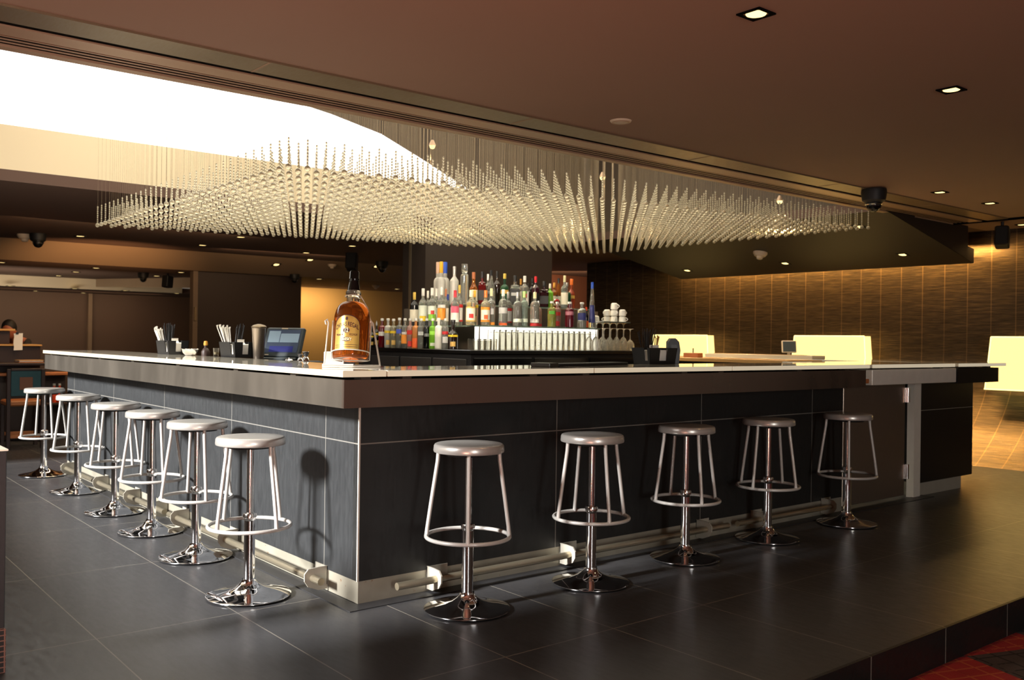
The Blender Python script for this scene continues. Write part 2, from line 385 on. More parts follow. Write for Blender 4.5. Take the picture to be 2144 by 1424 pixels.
# slot diffuser and satin panel along the near edge of the recess
X0, X1 = -3.0, 7.8
struct('trim_6', MB().box(X0, X1, .335, .545, ZC-.010, ZC), M['trim_panel'])
struct('trim_7', MB().box(X0, X1, .545, .60, ZC-.004, ZC), M['trim_slot'])
c = MB(); c.box(X0, X1, .60, .735, ZC-.012, ZC)
for k in range(3): c.box(X0, X1, .768+k*.046, .784+k*.046, ZC-.006, ZC)
c.box(X0, X1, .905, .97, ZC-.016, ZC+.1); struct('trim_8', c, M['trim_brown'])
struct('trim_9', MB().box(X0, X1, .735, .905, ZC-.003, ZC), M['trim_slot'])
c = MB()
for x in (-.33, 1.33, 2.99, 4.65, 6.31): c.box(x, x+.012, .335, .545, ZC-.0115, ZC-.009)
struct('trim_10', c, M['beam'])
struct('trim_11', MB().box(7.8, 7.84, -2, .97, ZC-.02, ZC), M['trim_slot'])  # dark strip stands in for the shadow gap at the ceiling step
# folded dark soffit right of the recess: slopes from the ceiling down to z 2.2 at x 8.35
sz = lambda x: 2.2+.2025*(8.35-x)
c = MB()
poly = [(RX1, .90), (8.35, .93), (8.35, 5.17), (7.5, 5.19), (RX1, 5.24)]
n = len(poly); vs = [(x, y, sz(x)) for x, y in poly]
top = [(x, y, max(sz(x)+.14, 2.36) if x > 8 else ZC) for x, y in poly]
c.add(vs+top, [tuple(range(n))]+[(i, (i+1) % n, n+(i+1) % n, n+i) for i in range(n)])
c.quad((8.17, .915, 2.30), (8.17, .915, ZC), (8.17, 5.2, ZC), (8.17, 5.2, 2.30))
c.quad((RX1, .90, ZC), (8.17, .915, ZC), (8.17, .915, sz(8.17)), (RX1, .90, sz(RX1)))
struct('ceiling_soffit', c, M['soffit'])
# woven bronze wall at x 8.75, flaring out towards the room at its foot
c = MB(); zs = [0]+[.06*k for k in range(1, 22)]+[1.5, 1.9, 2.3, ZC]; vs = []
for z in zs:
    t = max(0, 1-z/1.25); x = 8.75-.95*t**2.3
    vs += [(x, -4.5, z), (x, 7.58, z)]
c.add(vs, [(2*i, 2*i+2, 2*i+3, 2*i+1) for i in range(len(zs)-1)], True)
c.box(8.75, 8.9, 7.58, 7.6, 0, ZC); struct('wall_right', c, M['woven'])
struct('wall_corridor', MB().box(7.2, 14, 10.1, 10.2, 0, ZC), M['wall_red'])
struct('wall_back', MB().box(-6, 9.6, 17.4, 17.5, 0, 2.2), M['wall_dark'])
struct('wall_gold', MB().box(5.2, 9.9, 14.5, 14.6, 0, BZ), M['wall_gold'])
c = MB(); c.box(3.29, 3.37, 17.3, 17.4, 0, 2.148); struct('trim_12', c, M['pilaster'])
c = MB(); c.box(3.40, 3.48, 11.45, 11.6, 0, BZ); struct('trim_13', c, M['pilaster'])
struct('wall_panel', MB().box(3.48, 5.378, 11.5, 11.62, 0, BZ), M['wall_darker'])
tag(MB().box(3.42, 3.455, 11.43, 11.449, 1.52, 1.75).build('wall_plate', M['trim_panel']), 'narrow pale switch plate on the taupe post left of the dark panel', 'switch plate')
c = MB(); c.box(3.84, 5.82, 5.2, 5.69, 0, ZC); struct('wall_column', c, M['pillar'])
struct('trim_14', MB().box(3.832, 3.84, 5.50, 5.545, 0, ZC), M['trim_panel'])
# left side: unseen wall added to block the sun, opening shaped for the daylight
WX = -3.0
c = MB(); c.box(WX-.12, WX, -9, 20, -.2, .99); c.box(WX-.12, WX, -9, -.32, .99, ZC+.1); c.box(WX-.12, WX, 6.4, 20, .99, ZC+.1); struct('wall_left_blocker', c, M['wall_dark'])

# tiled pedestal at the left edge of the photo
t = thing('tiled_pedestal', 'dark tiled pedestal with pale edges at the far left foreground', 'pedestal', (-1.493, .015, 0))
MB().bbox(-.7, 0, 0, .16, .163, .83, .003).build('body', M['pillar_tile'], t)
MB().box(-.7, .004, -.004, .164, 0, .163).build('base', M['mosaic'], t)
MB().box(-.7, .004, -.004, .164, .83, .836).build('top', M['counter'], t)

# ------------------------------------------------------------------ island bar
o = .19
t = thing('bar_counter', 'island bar clad in charcoal tile with a deep brushed steel fascia', 'bar counter', (0, 0, 0))
MB().box(0, 4.18, 0, .05, .111, .955).build('front_panel', M['tile_front'], t)
MB().box(0, .05, .05, 5.33, .111, .955).build('side_panel', M['tile_side'], t)
MB().box(-.004, .004, -.004, .004, .111, .955).build('corner_bead', M['white_grout'], t)
c = MB(); c.box(.006, 4.18, .004, .03, .004, .111); c.build('kick_plate', M['kick'], t)
c = MB(); c.box(.006, .03, .03, 5.33, .004, .111); c.build('kick_plate', M['kick'], t)
c = MB(); c.box(-o, 4.17, -o, -o+.02, .954, 1.0815); c.box(4.15, 4.17, -o+.02, .6, .954, 1.0815); c.build('front_fascia', M['fascia'], t)
c = MB(); c.box(-o, -o+.02, -o+.02, 5.33, .954, 1.0815); c.box(-o, .6, 5.33, 5.35, .954, 1.0815); c.build('side_fascia', M['fascia_side'], t)
c = MB(); c.box(-o+.02, 4.15, -o+.02, .62, .956, .99); c.box(-o+.02, .62, .62, 5.33, .956, .99); c.build('soffit_board', M['dark_grey'], t)
c = MB(); c.box(.55, 4.15, .55, .6, .1, 1.07); c.box(.55, .6, .6, 5.33, .1, 1.07); c.build('inner_panel', M['dark_grey'], t)
MB().prism([(.36, .36), (4.15, .36), (4.15, .78), (.78, .78), (.78, 5.33), (.36, 5.33)], 1.07, 1.10).build('work_top', M['black_gloss'], t)
for x in (-.1, .12, .9, 1.28, 2.1, 2.45, 3.3, 3.9): MB().box(x, x+.05, -.185, -.12, 1.0815, 1.094).build('support_clip', M['counter_edge'], t)
for y in (.3, 1.0, 1.9, 2.8, 3.6, 4.5, 5.1): MB().box(-.185, -.12, y, y+.06, 1.0815, 1.094).build('support_clip', M['counter_edge'], t)
ZT = 1.122
MB().prism([(-.2, -.2), (.02, -.2), (.02, .35), (.35, .35), (.35, 5.36), (-.2, 5.36)], 1.094, ZT).build('pane', M['slab'], thing('glass_slab', 'long milky glass countertop on the left run of the bar', 'countertop', (0, 0, 0), 0, 'glass countertops'))
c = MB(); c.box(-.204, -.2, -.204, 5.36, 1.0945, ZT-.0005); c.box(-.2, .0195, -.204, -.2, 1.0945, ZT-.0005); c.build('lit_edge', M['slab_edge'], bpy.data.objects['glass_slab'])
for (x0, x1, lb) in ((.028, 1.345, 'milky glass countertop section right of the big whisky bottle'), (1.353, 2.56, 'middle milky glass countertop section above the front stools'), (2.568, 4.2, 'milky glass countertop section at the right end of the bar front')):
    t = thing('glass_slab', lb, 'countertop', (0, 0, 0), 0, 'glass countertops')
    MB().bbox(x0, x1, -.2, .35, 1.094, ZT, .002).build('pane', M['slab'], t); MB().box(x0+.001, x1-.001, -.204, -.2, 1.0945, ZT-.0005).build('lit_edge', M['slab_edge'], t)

# foot rails
def bracket(t, p, ax):
    b = MB()
    if ax == 'x': pts = [(-.0, -.002), (-.05, -.002), (-.105, .02), (-.125, .05), (-.125, .085), (-.105, .108), (-.05, .112), (0, .112)]
    else: pts = [(-.0, -.002), (-.05, -.002), (-.105, .02), (-.125, .05), (-.125, .085), (-.105, .108), (-.05, .112), (0, .112)]
    n = len(pts)
    for s_ in (0,):
        if ax == 'x': vs = [(p-.004, y, z) for y, z in pts]+[(p+.004, y, z) for y, z in pts]
        else: vs = [(x, p-.004, z) for x, z in pts]+[(x, p+.004, z) for x, z in pts]
        b.add(vs, [tuple(range(n)), tuple(range(2*n-1, n-1, -1))]+[(i, n+i, n+(i+1) % n, (i+1) % n) for i in range(n)])
    if ax == 'x': b.box(p-.004, p+.12, -.004, .004, .02, .11)
    else: b.box(-.004, .004, p-.004, p+.12, .02, .11)
    b.xf(Matrix.Translation((0, 0, .018))).build('bracket', M['galv'], t)
def rail(a, b, brs, ax, label):
    t = thing('foot_rail', label, 'foot rail', (0, 0, 0), 0, 'foot rails along the bar')
    P = (lambda q: (q, -.08, .079)) if ax == 'x' else (lambda q: (-.08, q, .079))
    MB().tube([P(a), P(b)], .0185, 16).build('pipe', M['rail'], t)
    for q in brs: bracket(t, q, ax)
rail(.17, 2.70, (.40, 1.30, 2.48), 'x', 'long worn metal foot rail under the right hand stools')
rail(2.80, 3.92, (3.05, 3.90), 'x', 'short worn metal foot rail near the steel gate')
rail(.21, 2.36, (.30, 1.40, 2.2), 'y', 'worn metal foot rail on the left side nearest the bar corner')
rail(2.45, 5.15, (2.62, 3.2, 4.0, 5.0), 'y', 'worn metal foot rail on the left side at the far end')

# ------------------------------------------------------------------ lift up flap, steel gate and service counter
t = thing('steel_gate', 'brushed stainless bar gate with two hinges between the bar and black counter', 'gate', (4.185, 0, 0))
MB().bbox(0, .925, .0, .03, .035, .953, .003).build('door_leaf', M['steel'], t)
for z in (.17, .80):
    h = MB(); h.tube([(.945, -.012, z), (.945, -.012, z+.12)], .016, 10); h.box(.9, .945, -.006, 0, z, z+.12); h.build('hinge', M['chrome2'], t)
t = thing('counter_flap', 'steel edged lift up counter flap above the gate', 'counter flap', (4.24, -.19, .965))
MB().bbox(.02, 1.35, 0, .78, 0, .118, .004).build('flap_body', M['flap'], t)
MB().bbox(.0, 1.3, -.01, .78, .129, .157, .003).build('glass_top', M['slab'], t); MB().box(.0, 1.3, -.014, -.01, .1295, .1565).build('lit_edge', M['slab_edge'], t)
for x in (.1, 1.1): MB().box(x, x+.06, .02, .08, .118, .129).build('support_clip', M['counter_edge'], t)
t = thing('wood_wedge', 'small orange wooden block at the end of the steel fascia', 'wooden block', (4.176, -.18, .98))
MB().bbox(0, .06, 0, .1, .0, .035, .004).build('block', M['wood'], t); MB().box(0.0, .06, .01, .09, .035, .041).build('shim', M['paper'], t)
t = thing('service_counter', 'black tiled service counter at the right end beyond the gate', 'counter', (5.37, 0, 0))
MB().bbox(.0, .95, 0, 4.9, .111, .954, .003).build('body', M['black'], t)
MB().box(.0, .95, -.003, 0, .72, .724).build('joint_line', M['galv'], t)
MB().box(-.11, -.0, -.002, .06, .0, .954).build('gate_post', M['flap'], t)
MB().box(-.02, .78, .02, 4.9, 0, .111).build('kick_plate', M['galv'], t)
c = MB(); c.box(.245, 1.02, -.19, 4.95, .954, 1.0815); c.build('fascia', M['black'], t)
MB().bbox(.235, 1.14, -.2, 5.0, 1.094, ZT, .003).build('glass_top', M['slab'], t); MB().box(.236, 1.14, -.204, -.2, 1.0945, ZT-.0005).build('lit_edge', M['slab_edge'], t)
for x in (.3, .6, .9): MB().box(x, x+.05, -.15, -.1, 1.0815, 1.094).build('support_clip', M['counter_edge'], t)
t = thing('rear_counter', 'honey coloured rear counter edge behind the bar on the right', 'counter', (4.72, .8, 0))
MB().box(.0, .45, .05, 4.3, 0, 1.09).build('body', M['dark_grey'], t)
MB().bbox(-.06, .47, .02, 4.35, 1.09, 1.124, .003).build('top', M['wood_gold'], t)

# ------------------------------------------------------------------ bar stools
def arc(r, z, n=40): return [(r*math.cos(2*PI*k/n), r*math.sin(2*PI*k/n), z) for k in range(n)]
def make_stool(label):
    t = thing('bar_stool', label, 'bar stool', (0, 0, 0), 0, 'bar stools')
    MB().lathe([(0, .0), (.12, .0), (.13, .006), (.196, .006), (.203, .008), (.203, .012), (.196, .0145), (.15, .022), (.105, .032), (.07, .045), (.048, .06), (.036, .073), (.034, .085), (0, .085)], 56).build('base', M['chrome'], t)
    MB().lathe([(0, .07), (.027, .07), (.027, .385), (0, .385)], 24).build('pole', M['chrome'], t)
    MB().lathe([(0, .38), (.033, .38), (.034, .395), (.031, .405), (.018, .41), (0, .41)], 24).build('collar', M['chrome2'], t)
    MB().lathe([(0, .40), (.0165, .40), (.0165, .735), (0, .735)], 20).build('gas_lift', M['chrome2'], t)
    MB().lathe([(0, .728), (.11, .728), (.115, .740), (0, .740)], 32).build('seat_plate', M['black'], t)
    MB().lathe([(0, .741), (.158, .741), (.165, .744), (.167, .750), (.165, .772), (.161, .779), (.155, .782), (.1, .7805), (0, .780)], 64).build('seat', M['seat'], t)
    MB().tube(arc(.196, .347, 56), .0095, 10, closed=True).build('foot_ring', M['stool_paint'], t)
    for k in range(4):
        a = k*PI/2; ca, sa = math.cos(a), math.sin(a)
        r0, r1 = .143, .194
        pts = [(r0*ca, r0*sa, .742), (.146*ca, .146*sa, .70), (.172*ca, .172*sa, .52), (.190*ca, .190*sa, .39), (r1*ca, r1*sa, .347)]
        MB().tube(pts, [.0095, .0095, .0095, .0095, .011], 10).build('leg', M['stool_paint'], t)
    return t
ST = [(.375, -.370, 0, 'silver round bar stool nearest the camera on the right face of the bar'),
      (1.181, -.368, 28, 'second silver bar stool right of the bar corner'),
      (2.012, -.302, 28, 'third silver bar stool along the front of the bar, middle of five'),
      (2.872, -.262, -28, 'fourth silver bar stool along the front, second from the steel gate'),
      (3.770, -.287, 3, 'silver bar stool in front of the steel gate at the far right'),
      (-.344, .453, 40, 'large silver bar stool left of the bar corner, nearest on the left side'),
      (-.259, 1.388, 15, 'second silver stool on the left side of the bar, behind the nearest'),
      (-.236, 2.231, 20, 'third silver stool along the left side of the bar'),
      (-.226, 3.053, 35, 'fourth silver stool along the left side of the bar'),
      (-.207, 4.125, 25, 'fifth silver stool along the left side, before the last one'),
      (-.214, 5.233, 20, 'farthest silver stool on the left side in front of the teal chair')]
stool0 = None
for x, y, off, lb in ST:
    rz = math.atan2(CAMP.y-y, CAMP.x-x)+math.radians(off)
    if stool0 is None:
        stool0 = make_stool(lb); stool0.location = (x, y, 0); stool0.rotation_euler = (0, 0, rz)
    else: dup(stool0, (x, y, 0), rz, lb)

# ------------------------------------------------------------------ bead chandelier
def strand_mb(z_ball, z_small, z_top, ball_r=.0182, full=True):
    m = MB()
    m.sphere((0, 0, z_ball), ball_r, 14, 9)
    nb = 8; L = z_small-(z_ball+ball_r); st = L/nb
    for k in range(nb):
        zc = z_ball+ball_r+st*(k+.5)
        m.sphere((0, 0, zc), st*.41, 8, 5, (.88, .88, 1.2))
    return m
def cable_mb(z0, z1, r=.0007):
    return MB().tube([(0, 0, z0), (0, 0, z1)], r, 4, cap=False)
SX0, SY0, SP, NX, NY = .105, 1.02, .1187, 53, 33
zb = lambda x: 2.238+.0305*(x-.105)
ch = thing('bead_chandelier', 'vast rectangular chandelier of hanging glass bead strands above the bar', 'chandelier', (SX0, SY0, 0))
smesh = strand_mb(0, .168, 0)
sm = smesh.mesh('bead_strand', M['bead'])
cm = cable_mb(.168, 1.62).mesh('cable', M['cable'])
pts = [(SP*i, SP*j, zb(SX0+SP*i)) for i in range(NX) for j in range(NY)]
near = sorted(range(len(pts)), key=lambda k: (Vector(pts[k])+Vector((SX0, SY0, 0))-CAMP).length)
near = set(near[:100])
for k in sorted(near):
    s_ = bpy.data.objects.new('bead_strand', sm); COL.objects.link(s_); s_.parent = ch; s_.location = pts[k]
    c_ = bpy.data.objects.new('cable', cm); COL.objects.link(c_); c_.parent = s_
import numpy as np
def mass(src, plist, name, mat):
    v = np.array(src.v, dtype=np.float32); P = np.array(plist, dtype=np.float32)
    V = (P[:, None, :]+v[None]).reshape(-1, 3)
    loops = np.concatenate([np.array(f) for f in src.f]); lt = np.array([len(f) for f in src.f])
    nl, nf, n, nv = len(loops), len(lt), len(P), len(v)
    L = (loops[None]+(np.arange(n)*nv)[:, None]).reshape(-1).astype(np.int32); T = np.tile(lt, n)
    me = bpy.data.meshes.new(name); me.vertices.add(len(V)); me.vertices.foreach_set('co', V.reshape(-1))
    me.loops.add(len(L)); me.loops.foreach_set('vertex_index', L)
    me.polygons.add(len(T)); st = np.concatenate([[0], np.cumsum(T)[:-1]]).astype(np.int32); me.polygons.foreach_set('loop_start', st)
    me.polygons.foreach_set('use_smooth', np.ones(len(T), dtype=bool)); me.update(calc_edges=True); me.materials.append(mat)
    return me
rest = [pts[k] for k in range(len(pts)) if k not in near]
bs = bpy.data.objects.new('bead_curtain', mass(smesh, rest, 'bead_curtain', M['bead'])); COL.objects.link(bs); bs.parent = ch; tag(bs, kind='stuff')
cs = bpy.data.objects.new('cable_curtain', mass(cable_mb(.168, 1.62), rest, 'cable_curtain', M['cable'])); COL.objects.link(cs); cs.parent = ch; tag(cs, kind='stuff')
MB().box(-.1, NX*SP, -.04, NY*SP, 4.04, 4.06).build('canopy_plate', M['recess_dark'], ch)

# ------------------------------------------------------------------ lamps in the ceilings
def downlight(size, z_in, label, loc, group, bulb, frame, square=True, tilt=None):
    t = thing('downlight', label, 'downlight', loc, 0, group)
    h = size/2; w = size*.16; f = MB()
    for (x0, x1, y0, y1) in ((-h-w, h+w, -h-w, -h), (-h-w, h+w, h, h+w), (-h-w, -h, -h, h), (h, h+w, -h, h)): f.box(x0, x1, y0, y1, -.006, 0)
    f.build('frame', frame, t)
    MB().lathe([(0, -.004), (h*.95, -.004), (h*.98, -.001), (0, -.001)], 20).build('lamp', bulb, t)
    return t
LD = [
    ('main', 0.886, -1.582, 2.6, 'bright square downlight at the top of the photo in the main ceiling'),
    ('main', 2.565, -1.57, 2.6, 'square downlight at the upper right of the main ceiling'),
    ('main', 5.701, 0.024, 2.6, 'square downlight left of the pair near the top right slot trim'),
    ('main', 6.634, 0.01, 2.6, 'square downlight right of the pair near the top right slot trim'),
    ('main', 8.432, 0.456, 2.6, 'small downlight at the right edge below the main ceiling'),
    ('z1', 1.154, 9.546, 2.6, 'downlight at far left just above the tan beam'),
    ('z1', 2.818, 9.516, 2.6, 'downlight below the left tip of the bead chandelier'),
    ('z1', 2.776, 8.035, 2.6, 'downlight touching the lower edge of the beads on the left'),
    ('z1', 4.455, 9.478, 2.6, 'downlight under the beads, left of centre above the dark panel'),
    ('z1', 4.431, 7.98, 2.6, 'downlight tight under the beads left of the tall column'),
    ('sl', 4.625, 10.918, 2.502, 'downlight on the sloping beam left of the bottle neck'),
    ('sl', 5.098, 10.607, 2.598, 'downlight on the sloping beam, upper right one above the whisky bottle'),
    ('sl', 6.464, 10.7, 2.572, 'downlight beside the black dome camera near the column'),
    ('z2', 0.655, 11.997, 2.352, 'half downlight at the left edge below the tan beam'),
    ('z2', 2.032, 12.059, 2.352, 'lounge downlight below the beam, highest of the left three'),
    ('z2', 2.051, 13.355, 2.352, 'lounge downlight below the beam, middle of the left three'),
    ('z2', 2.101, 14.748, 2.352, 'lounge downlight below the beam, lowest of the left three'),
    ('z2', 3.38, 11.975, 2.352, 'lounge downlight just left of the taupe post'),
    ('z2', 3.405, 13.294, 2.352, 'lounge downlight second left of the taupe post'),
    ('z2', 3.448, 14.669, 2.352, 'lounge downlight third left of the taupe post'),
    ('z2', 4.598, 11.967, 2.352, 'downlight above the dark wall panel'),
    ('z2', 5.38, 11.93, 2.352, 'downlight at the upper right corner of the dark panel'),
    ('z2', 5.811, 11.653, 2.352, 'downlight above the ochre wall left of the bottle'),
    ('z2', 9.3, 13.3, 2.352, 'downlight just left of the column below the camera'),
    ('z2', 8.605, 13.426, 2.352, 'lowest downlight beside the column above the ochre wall'),
    ('z3', 1.384, 15.167, 2.148, 'farthest left downlight below the cream beam'),
    ('z3', 2.201, 17.022, 2.148, 'second downlight below the cream beam at left'),
    ('z3', 2.495, 15.231, 2.148, 'third downlight just under the cream beam'),
    ('z3', 3.116, 17.031, 2.148, 'brightest low downlight left of the pilaster'),
    ('z3', 3.407, 15.123, 2.148, 'faint downlight under the cream beam right of the pilaster'),
    ('z3', 4.521, 15.436, 2.148, 'downlight on the slanted fold left of the taupe post'),
    ('soff', 7.931, 4.708, 2.285, 'downlight at the left end of the dark soffit'),
    ('soff', 7.894, 3.079, 2.292, 'downlight in the middle of the dark soffit right of the smoke detector'),
    ('soff', 7.858, 1.503, 2.3, 'downlight at the right end of the dark soffit'),
    ('soff', 6.78, 1.42, 2.515, 'downlight at the right tip of the bead chandelier'),
]
DL = {}
for kind, x, y, z, lb in LD:
    big = kind in ('main', 'soff')
    g = {'main': 'downlights in the main ceiling', 'z1': 'downlights behind the bead chandelier', 'soff': 'downlights in the dark soffit'}.get(kind, 'small downlights in the far lounge ceiling')
    if kind not in DL:
        DL[kind] = downlight(.085 if big else .10, 0, lb, (x, y, z-.001), g, M['bulb'] if big else M['bulb_small'], M['soffit'] if kind != 'main' else M['trim_slot'])
        d = DL[kind]
    else: d = dup(DL[kind], (x, y, z-.001), 0, lb)
    if kind == 'soff': d.rotation_euler = (0, math.atan(.2025), 0)
    if kind == 'sl': d.rotation_euler = (-.30, 0, 0)
for p, lb in (((2.84, 3.61, 3.14), 'small bright pendant spotlight left, among the bead cables'), ((4.70, 3.15, 3.0), 'bright pendant spotlight in the centre among the bead cables'), ((5.85, 1.75, 2.72), 'bright pendant spotlight among the beads at the right end')):
    t = thing('pendant_spotlight', lb, 'spotlight', p, 0, 'pendant spotlights among the beads')
    MB().sphere((0, 0, 0), .028, 14, 9).build('bulb', M['bulb'], t); MB().tube([(0, 0, .02), (0, 0, 4.09-p[2])], .004, 6).build('rod', M['black'], t)
    MB().lathe([(.012, .06), (.032, .02), (.034, .005), (.03, .005), (.01, .05)], 14).build('shade', M['trim_brown'], t)
t = thing('ceiling_disc', 'round cream disc flush in the main ceiling above the slot trim', 'speaker', (1.801, .061, ZC))
MB().lathe([(0, -.012), (.045, -.012), (.062, -.006), (.066, 0), (0, 0)], 32).build('cover', M['detector'], t)
MB().lathe([(.048, -.0125), (.052, -.014), (.056, -.0105)], 32).build('rim', M['trim_brown'], t)
def detector(loc, lb, s=1.0, rot=0):
    t = thing('smoke_detector', lb, 'smoke detector', loc, 0, 'smoke detectors'); t.rotation_euler = (0, rot, 0)
    MB().lathe([(0, 0), (.075*s, 0), (.075*s, -.018*s), (.055*s, -.045*s), (0, -.045*s)], 28).build('base', M['detector'], t)
    MB().lathe([(0, -.045*s), (.036*s, -.045*s), (.032*s, -.07*s), (.02*s, -.078*s), (0, -.078*s)], 20).build('sensor', M['detector'], t)
detector((7.381, 3.086, sz(7.381)-.002), 'off white smoke detector on the dark soffit right of the beads', 1.15, math.atan(.2025))
detector((.55, 9.9, ZC), 'brownish smoke detector at the upper left beside a black camera', 1.3)
detector((5.58, 10.73, 2.555), 'smoke detector in the lounge ceiling above the whisky bottle')
detector((7.58, 12.6, BZ), 'small smoke detector nearer the column behind the whisky bottle')
def dome(loc, lb, s=1.0):
    loc = (loc[0], loc[1], loc[2]+.003)
    t = thing('ceiling_camera', lb, 'camera', loc, 0, 'black ceiling cameras')
    MB().lathe([(0, 0), (.075*s, 0), (.078*s, -.02*s), (.07*s, -.07*s), (.05*s, -.085*s), (0, -.085*s)], 28).build('housing', M['speaker'], t)
    MB().sphere((0, 0, -.095*s), .047*s, 18, 12).build('lens_dome', M['black_gloss'], t)
    MB().lathe([(.049*s, -.088*s), (.053*s, -.095*s), (.049*s, -.10*s)], 24).build('ring', M['chrome2'], t)
dome((5.14, .317, ZC-.011), 'black dome camera on the slot trim at the right above the beads', 1.35)
dome((.66, 9.66, ZC), 'black twin dome camera at the upper left below the beam', 1.35)
dome((6.15, 10.0, ZC), 'black dome camera left of the tall column', 1.4)
dome((2.95, 12.6, BZ), 'small black dome camera above the left lounge', 1.2)
dome((5.15, 11.3, 2.38), 'small black dome camera above the right edge of the dark panel', 1.1)
def box_speaker(loc, rz, lb, s=1.0, tl=.25, top=ZC):
    t = thing('ceiling_speaker', lb, 'loudspeaker', loc, rz, 'black ceiling speakers')
    R = Matrix.Rotation(tl, 4, 'Y')
    MB().bbox(-.09*s, .09*s, -.075*s, .075*s, -.13*s, .11*s, .012*s).xf(R).build('cabinet', M['speaker'], t)
    MB().box(-.094*s, -.09*s, -.06*s, .06*s, -.115*s, .095*s).xf(R).build('grille', M['black_matte'], t)
    MB().tube([(0, 0, .05*s), (0, 0, top-loc[2])], .018*s, 8).build('mount', M['speaker'], t)
box_speaker((8.05, .50, ZC-.16), .3, 'black box speaker hanging before the woven wall at top right', .9)
box_speaker((5.0, 9.0, ZC-.12), .9, 'large black box speaker hanging above the whisky bottle', 1.15)
box_speaker((3.3, 12.4, BZ-.14), .5, 'small black box speaker left of the taupe post', .85, .1, BZ)
box_speaker((4.4, 11.8, BZ-.16), .5, 'slim black speaker hanging before the dark wall panel', .8, .05, BZ)

# ------------------------------------------------------------------ luminous boxes on the woven wall
def lightbox(y0, y1, lb):
    t = thing('light_box', lb, 'light box', (8.44, (y0+y1)/2, .80), 0, 'luminous boxes on the woven wall'); h = (y1-y0)/2
    c = MB(); k = .05
    pr = [(0, -h, 0), (0, h, 0), (.02, h-k, .575), (.02, -h+k, .575)]
    c.add(pr+[(.17, p[1], p[2]) for p in pr], [(0, 1, 2, 3), (4, 7, 6, 5), (0, 3, 7, 4), (1, 5, 6, 2), (3, 2, 6, 7)]); c.build('diffuser', M['lightbox'], t)
    c = MB(); c.tube([(.02, h-k, .575), (.02, -h+k, .575)], .007, 6); c.tube([(0, -h, 0), (.02, -h+k, .575)], .007, 6); c.tube([(0, h, 0), (.02, h-k, .575)], .007, 6); c.build('edge', M['lightbox_edge'], t)
    MB().box(-.005, .18, -h-.01, h+.01, -.015, 0).build('base_tray', M['lightbox_edge'], t)
lightbox(4.72, 5.85, 'glowing yellow light box partly hidden by the right napkin caddy')
lightbox(2.26, 3.36, 'glowing yellow light box behind the grey monitor, middle of the three')
lightbox(-.32, .83, 'glowing yellow light box cut by the right edge of the photo')

# ------------------------------------------------------------------ back bar, shelves, bottles, glasses
t = thing('back_bar', 'black back bar cabinet carrying the bottle display in the middle of the island', 'cabinet', (2.255, 2.154, 0))
MB().bbox(0, 2.0, 0, 1.80, 0, 1.15, .003).build('body', M['black'], t)
MB().bbox(-.012, 2.01, -.012, 1.81, 1.15, 1.184, .004).build('top', M['black_gloss'], t)
for y in (.05, .56, 1.07): MB().bbox(-.012, -.002, y, y+.48, .1, 1.11, .004).build('door_panel', M['dark_grey'], t)
c = MB(); c.bbox(.02, .64, -.012, -.002, .1, 1.12, .003); c.build('front_panel', M['black_gloss'], t)
c = MB(); c.bbox(.67, 1.3, -.012, -.002, .1, 1.12, .003); c.build('front_panel', M['black_gloss'], t)
c = MB(); c.bbox(1.33, 1.97, -.012, -.002, .1, 1.12, .003); c.build('front_panel', M['black_gloss'], t)
t = thing('tiered_stand', 'brown stepped bottle stand with a white lit front behind the glasses', 'display stand', (2.56, 2.54, 1.184))
MB().box(.02, 1.5, .0, .4, 0, .37).build('body', M['recess_dark'], t)
MB().box(.02, 1.5, -.008, .0, .002, .194).build('light_panel', M['backlit'], t)
MB().box(.0, .16, .4, 1.1, 0, .37).build('side_body', M['recess_dark'], t)
def L_shelf(x0, x1, y0, y1, dx, dy, z, lb):
    t = thing('glass_shelf', lb, 'shelf', (0, 0, 0), 0, 'glass bottle shelves')
    MB().prism([(x0, y0), (x1, y0), (x1, y0+dy), (x0+dx, y0+dy), (x0+dx, y1), (x0, y1)], z-.012, z).build('pane', M['shelf_glass'], t)
    return t
s1 = L_shelf(2.37, 3.76, 2.2, 3.72, .19, .27, 1.388, 'green edged glass shelf above the inverted glasses, lower bottle shelf')
for x, y in ((2.385, 3.70), (2.385, 2.215), (3.74, 2.215), (3.0, 2.49), (2.385, 2.95)):
    MB().tube([(x, y, 1.184), (x, y, 1.376)], .006, 8).build('post', M['chrome2'], s1)
s2 = L_shelf(2.575, 4.02, 2.62, 3.45, .17, .32, 1.578, 'thin glass shelf carrying the topmost row of bottles')
for x, y in ((2.60, 3.40), (3.9, 2.91), (3.2, 2.91)):
    MB().tube([(x, y, 1.553), (x, y, 1.566)], .01, 8).build('post', M['chrome2'], s2)

